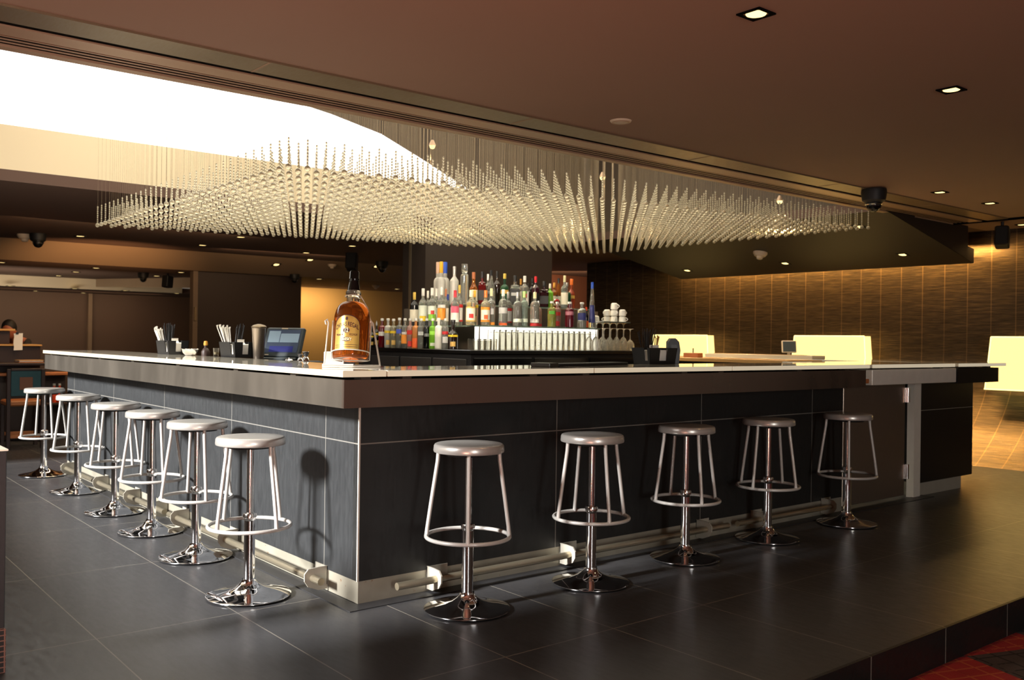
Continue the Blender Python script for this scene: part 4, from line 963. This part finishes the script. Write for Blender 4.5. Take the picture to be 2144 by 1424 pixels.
def straws(x, y, n, spread, L, mat, lb, nm, seed, lean=(0, 0), flare=False, group=None):
    rnd = random.Random(seed); m = MB()
    for k in range(n):
        bx, by = rnd.uniform(-.022, .022), rnd.uniform(-.02, .02)
        tx, ty = bx*1.5+rnd.uniform(-spread, spread)+lean[0], by*1.5+rnd.uniform(-spread, spread)+lean[1]
        l = L*rnd.uniform(.86, 1.0)
        m.tube([(bx, by, .0), (bx*.6+tx*.4, by*.6+ty*.4, l*.5), (tx, ty, l)], .0026 if not flare else .0034, 6)
        if flare:
            m.add([(tx-.008, ty, l+.012), (tx+.008, ty+.002, l+.016), (tx+.002, ty, l-.01)], [(0, 1, 2)])
            m.add([(tx, ty-.008, l+.010), (tx+.002, ty+.008, l+.018), (tx, ty+.002, l-.012)], [(0, 1, 2)])
    o_ = m.build(nm, mat); o_.location = (x, y, ZT+.006); tag(o_, lb, 'straws', group, 'stuff')
caddy(.255, 3.38, .14, .26, 'black bar caddy farthest left on the bar top', 'black caddy farthest left on the bar')
straws(.32, 3.57, 22, .014, .245, M['black'], 'black straws standing in the farthest left bar caddy', 'black_straws', 3, (.005, .01))
straws(.29, 3.60, 14, .016, .20, M['paper'], 'white wrapped straws in the farthest left caddy', 'white_straws', 4, (-.035, .03), True)
caddy(.375, 2.385, .14, .26, 'black bar caddy beside the steel shaker', 'black caddy beside the shaker')
straws(.455, 2.555, 16, .014, .235, M['black'], 'black straws in the caddy beside the steel shaker', 'black_straws', 5, (.015, -.01))
straws(.42, 2.60, 20, .018, .215, M['paper'], 'bunch of white wrapped straws in the caddy beside the shaker', 'white_straws', 6, (-.03, .03), True)
caddy(2.37, .32, .25, .145, 'black bar caddy on the right part of the bar front', 'black caddy on the right')
straws(2.45, .425, 24, .03, .235, M['black'], 'black straws fanned out in the right hand bar caddy', 'black_straws', 8, (.0, .0))
straws(2.545, .425, 10, .014, .175, M['wood_gold'], 'pale wooden stirrers in the right hand bar caddy', 'wooden_stirrers', 9, (.03, .0), True)
t = thing('bill_holder', 'rounded black dispenser just right of the right hand bar caddy', 'dispenser', (2.70, .46, ZT), -.6)
c = MB(); pr = [(0, 0), (.075, 0), (.085, .09), (.075, .15), (.05, .175), (.02, .175), (0, .15)]
c.add([(x, -.035, z) for x, z in pr]+[(x, .035, z) for x, z in pr], [tuple(range(7)), tuple(range(13, 6, -1))]+[(i, i+7, (i+1) % 7+7, (i+1) % 7) for i in range(7)]); c.build('body', M['black'], t)
MB().box(.02, .06, -.037, -.035, .05, .13).build('window', M['dark_grey'], t)
t = thing('bar_mat', 'flat black bar mat left of the right hand caddy', 'bar mat', (1.30, .03, ZT), .27)
MB().bbox(0, .82, 0, .13, 0, .016, .003).build('mat', M['black_matte'], t); MB().bbox(-.10, -.005, .0, .13, .0, .022, .003).build('end_block', M['dark_grey'], t)
# shaker
t = thing('cocktail_shaker', 'tall tapering stainless shaker standing behind the middle caddy', 'shaker', (.50, 2.28, ZW))
MB().lathe([(0, 0), (.032, 0), (.0345, .004), (.048, .225), (.050, .228), (.048, .232), (0, .232)], 36).build('cup', M['steel'], t)
MB().lathe([(0, .23), (.052, .232), (.053, .240), (.040, .250), (.012, .258), (0, .258)], 36).build('lid', M['trim_panel'], t)
# POS terminal
t = thing('pos_terminal', 'tilted grey touch screen terminal with a blue area on its display', 'touch screen', (.70, 2.36, ZW), math.radians(-52))
R = Matrix.Translation((0, 0, .02)) @ Matrix.Rotation(-.42, 4, 'X')
MB().bbox(-.15, .15, -.012, .022, 0, .235, .008).xf(R).build('housing', M['screen_frame'], t)
scr = MB().box(-.125, .125, -.0135, -.012, .035, .215).xf(R).build('screen', M['screen_dark'], t)
MB().box(-.120, -.03, -.0145, -.0135, .115, .205).xf(R).build('display_pane', M['screen_pale'], scr)
MB().box(-.025, .12, -.0145, -.0135, .115, .185).xf(R).build('display_pane', M['screen_pale'], scr)
MB().box(-.095, .09, -.0145, -.0135, .04, .085).xf(R).build('display_pane', M['screen_blue'], scr)
MB().box(-.03, .02, -.0145, -.012, .221, .230).xf(R).build('badge', M['detector'], t)
MB().box(-.12, -.09, -.0145, -.012, .012, .02).xf(R).build('badge', M['detector'], t)
MB().bbox(-.13, .13, -.02, .14, 0, .022, .006).build('foot', M['screen_frame'], t)
MB().bbox(-.04, .04, .05, .10, .02, .12, .006).build('stand', M['screen_frame'], t)
# black mat with jiggers
t = thing('bar_mat', 'low black rubber mat under the small steel jiggers by the screen', 'bar mat', (.40, 1.50, ZW), math.radians(-20))
MB().bbox(0, .20, 0, .44, 0, .012, .003).build('mat', M['black_matte'], t); MB().bbox(.0, .2, .0, .02, .012, .016, .001).build('rim', M['black'], t)
t = thing('black_box', 'small black box beside the jiggers left of the whisky bottle', 'box', (.53, 1.28, ZW), math.radians(-20))
MB().bbox(0, .15, 0, .12, 0, .07, .004).build('body', M['black'], t); MB().bbox(-.003, .153, -.003, .123, .052, .072, .004).build('lid', M['black_matte'], t)
def jig(x, y, s, lb):
    t = thing('jigger', lb, 'jigger', (x, y, ZW+.0125), 0, 'steel jiggers')
    MB().lathe([(0, 0), (.019*s, 0), (.021*s, .004), (.014*s, .022*s), (.008*s, .026*s), (.014*s, .034*s), (.017*s, .05*s), (.0165*s, .05*s), (.012*s, .034*s), (0, .03*s)], 22).build('body', M['chrome'], t)
    MB().lathe([(.0168*s, .048*s), (.018*s, .05*s), (.0168*s, .052*s)], 22).build('rim', M['chrome2'], t)
jig(.52, 1.60, 1.25, 'taller steel jigger on the black mat nearest the black box')
jig(.53, 1.70, .9, 'short steel jigger on the black mat in front of the screen')
t = thing('shaker_cap', 'small flat steel shaker cap on the black mat left of the jiggers', 'shaker cap', (.50, 1.80, ZW+.0125))
MB().lathe([(0, 0), (.026, 0), (.027, .004), (.02, .012), (0, .013)], 22).build('disc', M['chrome2'], t); MB().sphere((0, 0, .016), .005, 10, 7).build('knob', M['chrome'], t)
# small silver clutter between the two left caddies
t = thing('silver_dish', 'crumpled silver dish beside the farthest left caddy', 'dish', (.30, 3.05, ZT))
c = MB(); n = 22; prof = [(.0, .004), (.035, .002), (.05, .02), (.062, .045), (.058, .046), (.045, .022), (.03, .01), (0, .010)]
c.lathe(prof, n); rr = random.Random(2); c.v = [(x*(1+rr.uniform(-.12, .12)), y*(1+rr.uniform(-.12, .12)), z*(1+rr.uniform(-.2, .2))) for x, y, z in c.v]; c.build('bowl', M['chrome2'], t)
c = MB(); c.tube([(.05*math.cos(a/12*2*PI), .05*math.sin(a/12*2*PI), .046) for a in range(12)], .003, 6, closed=True); c.build('rim', M['chrome'], t)
t = thing('stopper_bottle', 'tiny dark bottle with amber top among the silver clutter', 'bottle', (.36, 2.90, ZT))
MB().lathe([(0, 0), (.03, 0), (.032, .03), (.022, .05), (.012, .06), (.012, .078), (0, .078)], 18).build('body', M['wood_dark'], t); MB().lathe([(0, .078), (.014, .078), (.016, .09), (.012, .11), (0, .112)], 16).build('cap', CAP['gold'], t)
t = thing('shot_glass', 'small clear shot glass left of the caddy beside the shaker', 'glass', (.40, 2.80, ZT))
MB().lathe([(0, 0), (.018, 0), (.022, .06), (.020, .06), (.0165, .012), (0, .012)], 18).build('glass', M['drink_glass'], t)
MB().lathe([(0, .0125), (.0165, .0125), (.018, .03), (0, .03)], 16).build('drink', BOT['straw'], t)
t = thing('metal_tray', 'shallow steel tray on the bar top right of the whisky cradle', 'tray', (.39, .60, ZW), math.radians(-35))
c = MB(); c.bbox(0, .2, 0, .05, 0, .004, .001); c.build('plate', M['steel'], t); c = MB(); c.tube([(0, 0, .008), (.2, 0, .008), (.2, .05, .008), (0, .05, .008)], .003, 6, closed=True); c.build('rim', M['chrome2'], t)
# things on the right counters
t = thing('wooden_box', 'small orange wooden box with a metal pin on the rear counter', 'wooden box', (4.78, 1.9, 1.124), .2)
MB().bbox(0, .1, 0, .16, 0, .045, .004).build('box', M['wood'], t); MB().tube([(.05, .08, .045), (.05, .08, .09)], .006, 8).build('pin', M['chrome2'], t)
t = thing('paper_roll', 'curled sheet of pale paper lying left on the rear counter', 'paper', (4.84, 3.4, 1.1245), .5)
c = MB(); vs = []
for k in range(12):
    a = PI*.9*k/11; vs += [(.10*math.cos(a), 0, .075*math.sin(a)), (.10*math.cos(a)+.02, .22, .075*math.sin(a)+.0)]
c.add(vs, [(2*k, 2*k+1, 2*k+3, 2*k+2) for k in range(11)], True); c.build('sheet', M['paper'], t); MB().bbox(-.12, .14, -.01, .24, 0, .006, .002).build('folder', M['wood_gold'], t)
t = thing('monitor', 'grey backed monitor standing in front of the middle light box', 'monitor', (6.05, 1.75, ZT), math.radians(-38))
R = Matrix.Translation((0, 0, .055)) @ Matrix.Rotation(-.18, 4, 'X')
MB().bbox(-.075, .075, -.012, .012, 0, .125, .005).xf(R).build('panel', M['detector'], t); MB().bbox(-.066, .066, -.0135, -.012, .01, .115, .001).xf(R).build('back_plate', M['screen_frame'], t)
MB().bbox(-.05, .05, -.03, .06, 0, .012, .004).build('foot', M['detector'], t); MB().bbox(-.015, .015, .0, .02, .01, .075, .004).build('stand', M['detector'], t)
t = thing('desk_ledge', 'pale raised ledge on the service counter below the monitor', 'ledge', (5.62, 1.2, ZT))
MB().bbox(0, .22, 0, 1.3, 0, .035, .004).build('board', M['beam_pale'], t); MB().box(.02, .06, .1, 1.2, .035, .039).build('strip', M['wood_gold'], t)

# ------------------------------------------------------------------ the lounge at the far left
t = thing('host_station', 'dark wooden waiter station with lit ledges at the far left', 'waiter station', (-.9, 8.35, 0))
MB().bbox(0, 1.335, .05, .6, 0, 1.12, .006).build('body', M['wood_dark'], t)
MB().bbox(-.1, 1.345, .02, .62, 1.12, 1.14, .004).build('ledge', M['wood_gold'], t)
MB().bbox(0, 1.05, .3, .6, 1.14, 1.30, .006).build('riser', M['wood_dark'], t)
MB().bbox(-.1, 1.10, .26, .62, 1.30, 1.325, .004).build('top_ledge', M['wood_gold'], t)
MB().bbox(-.4, 1.62, -.20, .05, .775, .81, .006).build('counter_edge', M['wood'], t)
MB().bbox(-.4, 1.36, -.36, .05, .90, .93, .006).build('shelf', M['wood_dark'], t)
MB().box(-.4, 1.6, -.02, .05, .02, .775).build('lower_panel', M['wall_darker'], t)
t = thing('paper_sheet', 'white printed sheet hanging from the waiter station ledge', 'paper', (.135, 8.36, 1.07))
c = MB(); vs = []
for k in range(6): z = .2*k/5; vs += [(-.0+.004*math.sin(k*2), -.006*k/5, z), (.095, -.008*k/5+.003*math.sin(k), z+.004)]
c.add(vs, [(2*k, 2*k+1, 2*k+3, 2*k+2) for k in range(5)], True); c.build('sheet', M['paper'], t); MB().box(.02, .05, -.012, -.004, .19, .215).build('clip', M['black'], t)
t = thing('menu_book', 'tan menu book lying on the dark shelf of the waiter station', 'menu', (.12, 8.0, .9305), .05)
MB().bbox(0, .27, 0, .19, 0, .012, .003).build('cover', M['wood'], t); MB().bbox(.008, .262, .004, .186, .012, .024, .002).build('pages', M['paper'], t); MB().bbox(0, .27, 0, .19, .024, .032, .003).build('cover', M['wood_gold'], t)
for x, lb in ((.80, 'small red bottle under the counter edge left of the pair'), (.86, 'small red bottle under the counter edge right of the pair')):
    t = thing('sauce_bottle', lb, 'bottle', (x-.25, 8.22, .45), 0, 'red bottles under the far counter')
    MB().lathe([(0, 0), (.028, 0), (.03, .12), (.014, .17), (.014, .2), (0, .2)], 14).build('body', CAP['orangered'], t); MB().lathe([(0, .2), (.016, .2), (.016, .225), (0, .225)], 12).build('cap', CAP['white'], t)
t = thing('open_shelf', 'low dark shelf holding the small red bottles under the far counter', 'shelf', (.38, 8.12, 0))
MB().bbox(0, .6, 0, .2, .42, .449, .004).build('board', M['wood_dark'], t); MB().bbox(0, .03, 0, .2, 0, .42, .004).build('leg', M['wood_dark'], t); MB().bbox(.57, .6, 0, .2, 0, .42, .004).build('leg', M['wood_dark'], t)
# teal chair
t = thing('lounge_chair', 'dark wooden chair with a teal square framed back at the far left', 'chair', (.09, 7.6, 0), math.radians(-2))
for sx in (-1, 1):
    MB().bbox(sx*.17-.02, sx*.17+.02, -.18, -.14, 0, .88, .004).build('back_leg', M['wood_dark'], t)
    MB().bbox(sx*.17-.02, sx*.17+.02, .2, .24, 0, .47, .004).build('front_leg', M['wood_dark'], t)
c = MB(); c.bbox(-.15, .15, -.175, -.145, .58, .86, .006); bk = c.build('backrest', M['teal'], t)
MB().bbox(-.065, .065, -.179, -.174, .65, .79, .002).build('inset_panel', M['wall_red'], bk)
MB().bbox(-.15, .15, -.18, -.14, .86, .885, .004).build('top_rail', M['wood_dark'], t)
MB().bbox(-.19, .19, -.15, .25, .47, .53, .015).build('seat', M['wood'], t)
MB().bbox(-.15, .15, -.17, -.15, .12, .16, .003).build('stretcher', M['wood'], t)
MB().bbox(-.15, .15, .21, .23, .12, .16, .003).build('stretcher', M['wood'], t)

# person behind the waiter station, mostly hidden
def skin_body(name, verts, edges, radii, mat, root=0, sub=2):
    me = bpy.data.meshes.new(name); me.from_pydata(verts, edges, []); o_ = bpy.data.objects.new(name, me); COL.objects.link(o_)
    md = o_.modifiers.new('s', 'SKIN'); md.use_smooth_shade = True
    for i, rr in enumerate(radii):
        q = me.skin_vertices[0].data[i]; q.radius = (rr, rr) if not hasattr(rr, '__len__') else rr; q.use_root = (i == root)
    sb = o_.modifiers.new('u', 'SUBSURF'); sb.levels = sub; sb.render_levels = sub
    bpy.context.view_layer.update()
    me2 = bpy.data.meshes.new_from_object(o_.evaluated_get(bpy.context.evaluated_depsgraph_get())); o_.modifiers.clear(); o_.data = me2
    me2.materials.clear(); me2.materials.append(mat)
    me2.polygons.foreach_set('use_smooth', [True]*len(me2.polygons)); return o_
t = thing('person', 'person with black hair leaning behind the waiter station, only the head showing', 'person', (.44, 9.75, -.075), math.radians(150))
# standing, bent forward at the hip over the station; x right, y forwards
v = [(0, -.12, .90), (0, -.02, 1.06), (0, .10, 1.20), (0, .17, 1.27), (0, .235, 1.295), (0, .27, 1.33), (0, .28, 1.38),
     (-.16, .13, 1.23), (-.22, .25, 1.06), (-.16, .42, 1.14), (-.13, .5, 1.15), (.16, .13, 1.23), (.22, .25, 1.06), (.16, .42, 1.14), (.13, .5, 1.15),
     (-.09, -.12, .86), (-.10, -.06, .47), (-.10, -.12, .08), (-.10, .04, .03), (.09, -.12, .86), (.10, -.06, .47), (.10, -.12, .08), (.10, .04, .03)]
e = [(0, 1), (1, 2), (2, 3), (3, 4), (4, 5), (5, 6), (2, 7), (7, 8), (8, 9), (9, 10), (2, 11), (11, 12), (12, 13), (13, 14), (0, 15), (15, 16), (16, 17), (17, 18), (0, 19), (19, 20), (20, 21), (21, 22)]
rd = [(.15, .11), (.14, .10), (.16, .10), (.07, .06), .05, .07, .075, .06, .045, .036, .032, .06, .045, .036, .032, .09, .06, .042, .035, .09, .06, .042, .035]
bdy = skin_body('body', v, e, rd, M['skin']); bdy.parent = t
hd = MB(); hd.sphere((0, 0, 0), .1, 20, 14, (.80, .98, 1.18)); hd.sphere((0, .096, -.012), .016, 8, 6, (.8, 1.2, 1.5)); hd.sphere((-.078, -.01, -.01), .022, 8, 6, (.4, .8, 1.3)); hd.sphere((.078, -.01, -.01), .022, 8, 6, (.4, .8, 1.3))
hd.xf(Matrix.Translation((0, .285, 1.375)) @ Matrix.Rotation(-.35, 4, 'X')); hd.build('head', M['skin'], t)
fc = MB()
for sx in (-1, 1): fc.sphere((sx*.032, .089, .012), .011, 8, 6, (1.2, .5, .7))
fc.xf(Matrix.Translation((0, .285, 1.375)) @ Matrix.Rotation(-.35, 4, 'X')); fc.build('eyes', M['hair'], t)
mo = MB().sphere((0, .088, -.052), .018, 10, 6, (1.2, .4, .35)).xf(Matrix.Translation((0, .285, 1.375)) @ Matrix.Rotation(-.35, 4, 'X')); mo.build('mouth', M['wall_red'], t)
hr = MB(); hr.sphere((0, -.02, .03), .104, 20, 14, (.86, .96, 1.06)); hr.sphere((0, -.10, .045), .045, 12, 8); hr.xf(Matrix.Translation((0, .28, 1.385)) @ Matrix.Rotation(-.35, 4, 'X')); hr.build('hair', M['hair'], t)
cl = skin_body('shirt', [(0, -.12, .84), (0, -.02, 1.05), (0, .10, 1.19), (0, .14, 1.235), (-.165, .13, 1.225), (-.222, .25, 1.06), (.165, .13, 1.225), (.222, .25, 1.06), (-.17, .40, 1.13), (.17, .40, 1.13)], [(0, 1), (1, 2), (2, 3), (2, 4), (4, 5), (2, 6), (6, 7), (5, 8), (7, 9)], [(.17, .13), (.16, .12), (.175, .115), (.09, .08), .072, .058, .072, .058, .046, .046], M['cloth']); cl.parent = t
tr = skin_body('trousers', [(0, -.12, .90), (-.09, -.12, .84), (-.10, -.06, .47), (-.10, -.12, .10), (.09, -.12, .84), (.10, -.06, .47), (.10, -.12, .10)], [(0, 1), (1, 2), (2, 3), (0, 4), (4, 5), (5, 6)], [(.16, .12), .105, .075, .06, .105, .075, .06], M['cloth']); tr.parent = t

# ------------------------------------------------------------------ light
def lamp(kind, name, loc, energy, col, rot=None, target=None, **kw):
    d = bpy.data.lights.new(name, kind); d.energy = energy; d.color = col
    for k, v_ in kw.items(): setattr(d, k, v_)
    o_ = bpy.data.objects.new(name, d); COL.objects.link(o_); o_.location = loc
    if target is not None: o_.rotation_euler = (Vector(target)-Vector(loc)).to_track_quat('-Z', 'Y').to_euler()
    elif rot: o_.rotation_euler = rot
    return o_
lamp('SUN', 'daylight', (-8, 2, 5), 7.5, (1, .98, .95), target=(-8+.913, 2-.01, 5-.407), angle=math.radians(8))
WARM = (1, .60, .26)
lamp('AREA', 'left_warm_fill', (-2.9, 3.0, 1.8), 14, (1, .86, .70), target=(2, 3.0, 1.0), shape='RECTANGLE', size=6.0, size_y=1.4)  # warm fill added inside the left opening, softens the shaded side
lamp('AREA', 'front_fill', (-2.4, -8.6, 1.45), 88, (1, .96, .90), target=(2.2, 0, .7), shape='RECTANGLE', size=.8, size_y=2.3)  # unseen area light behind the camera, brightens stools and kick plates
lamp('SPOT', 'carpet_bounce', (-2.6, -3.4, .1), 170, (1, .46, .33), target=(-1.9, -1.6, 2.6), spot_size=2.4, spot_blend=1.0, shadow_soft_size=.25)  # unseen reddish spot added in place of light bounced off the carpet
lamp('AREA', 'cove_light', (8.52, 3.1, 2.42), 170, (1, .58, .17), target=(8.66, 3.1, 1.6), shape='RECTANGLE', size=4.4, size_y=.08)
bpy.data.objects['cove_light'].rotation_euler = (0, math.radians(-8), math.radians(0))
bpy.data.lights['cove_light'].size = .08; bpy.data.lights['cove_light'].size_y = 4.4
lamp('AREA', 'cove_light_near', (8.45, -.6, 2.5), 3.5, (1, .58, .20), rot=(0, math.radians(-14), 0), shape='RECTANGLE', size=.08, size_y=3.2)
lamp('AREA', 'wall_foot_fill', (7.3, -1.0, .9), 3, (1, .62, .2), target=(8.2, -.6, .25), shape='RECTANGLE', size=.8, size_y=.4)  # unseen area light that warms the flared foot of the woven wall
lamp('AREA', 'recess_top_fill', (2.6, 3.0, 4.0), 110, (1, .90, .70), rot=(0, 0, 0), shape='RECTANGLE', size=6.4, size_y=3.8)  # no fixture here; large area light added to brighten the beads
lamp('AREA', 'recess_fill', (1.0, 1.3, 3.9), 34, (1, .95, .85), target=(1.6, 5.2, 3.0), shape='RECTANGLE', size=6.5, size_y=.3)  # hidden area light added to brighten the cream upstand
lamp('AREA', 'gold_wall_light', (7.0, 13.9, 2.25), 11, (1, .68, .28), target=(7.2, 14.5, 1.2), shape='RECTANGLE', size=1.6, size_y=.1)
lamp('AREA', 'lounge_fill', (1.5, 7.6, 2.5), 26, (1, .66, .36), target=(1.5, 8.6, 0), shape='RECTANGLE', size=3, size_y=.5)  # added fill for the dim left lounge, apart from its downlights
lamp('SPOT', 'sloped_beam_fill', (1.6, 9.4, 1.0), 90, (1, .55, .25), target=(1.8, 11.1, 2.5), spot_size=1.4, spot_blend=1.0)  # spot added from below to brighten the sloping tan beam
lamp('AREA', 'back_wall_fill', (1.5, 16.2, 2.1), 18, (1, .66, .38), target=(1.5, 17.4, .9), shape='RECTANGLE', size=6, size_y=.3)  # extra area light put in to lift the far back wall
lamp('AREA', 'cream_beam_fill', (.6, 13.2, 1.2), 20, (1, .86, .66), target=(.8, 15.3, 2.25), shape='RECTANGLE', size=3, size_y=.4)  # upward fill added for the cream beam
lamp('AREA', 'panel_fill', (4.2, 9.6, 2.5), 4, (1, .62, .34), target=(4.4, 11.5, .9), shape='RECTANGLE', size=2, size_y=.3)  # unseen area light added in front of the dark wall panel
lamp('SPOT', 'bottle_fill', (1.3, 1.4, 2.12), 70, (1, .86, .66), target=(3.0, 2.6, 1.45), spot_size=1.1, spot_blend=.9, shadow_soft_size=.1)  # spot added among the beads to brighten the bottles
lamp('AREA', 'corridor_light', (9.5, 9.3, 2.4), 14, (1, .62, .34), target=(10.5, 10.1, 1.5), shape='RECTANGLE', size=2, size_y=.4)
def spot(x, y, z, e, size=1.5, col=WARM): lamp('SPOT', 'downlight_beam', (x, y, z-.02), e, col, rot=(0, 0, 0), spot_size=size, spot_blend=.7, shadow_soft_size=.04)
for x, y in ((.886, -1.582), (2.565, -1.570), (5.70, .024), (6.63, .01)): spot(x, y, ZC, 9)
for x, y in ((7.93, 4.7), (7.89, 3.08), (7.86, 1.5)): spot(x, y, 2.27, 8)
for x, y, z in ((2.84, 3.61, 3.08), (4.70, 3.15, 2.94), (5.85, 1.75, 2.66)): spot(x, y, z, 70, 2.2, (1, .68, .34))
for x, y in ((1.15, 9.5), (2.8, 9.5), (2.78, 8.0), (4.43, 8.0)): spot(x, y, ZC, 22)

w = bpy.data.worlds.new('room'); SC.world = w; w.use_nodes = True
bg = w.node_tree.nodes['Background']; bg.inputs[0].default_value = (1, .80, .62, 1); bg.inputs[1].default_value = .06

# ------------------------------------------------------------------ camera
cd = bpy.data.cameras.new('camera'); cam = bpy.data.objects.new('camera', cd); COL.objects.link(cam)
a = math.radians(50.83315); roll = .0132
fw = Vector((math.cos(a), math.sin(a), 0)); rt = Vector((math.sin(a), -math.cos(a), 0)); up = Vector((0, 0, 1))
r2 = rt*math.cos(roll)+up*math.sin(roll); u2 = -rt*math.sin(roll)+up*math.cos(roll)
m = Matrix((r2, u2, -fw)).transposed().to_4x4(); m.translation = CAMP; cam.matrix_world = m
cd.sensor_width = 36; cd.lens = 32.6066; cd.clip_start = .05; cd.clip_end = 100
cd.dof.use_dof = True; cd.dof.focus_distance = 4.7; cd.dof.aperture_fstop = 4.5
SC.camera = cam
SC.view_settings.view_transform = 'Standard'; SC.view_settings.look = 'None'
SC.view_settings.exposure = 1.0; SC.view_settings.gamma = 1.0
SC.cycles.max_bounces = 12; SC.cycles.transmission_bounces = 8; SC.cycles.transparent_max_bounces = 24; SC.cycles.glossy_bounces = 4; SC.cycles.diffuse_bounces = 3
SC.cycles.sample_clamp_indirect = 4.0; SC.cycles.caustics_refractive = False; SC.cycles.caustics_reflective = False
SC.cycles.use_denoising = True
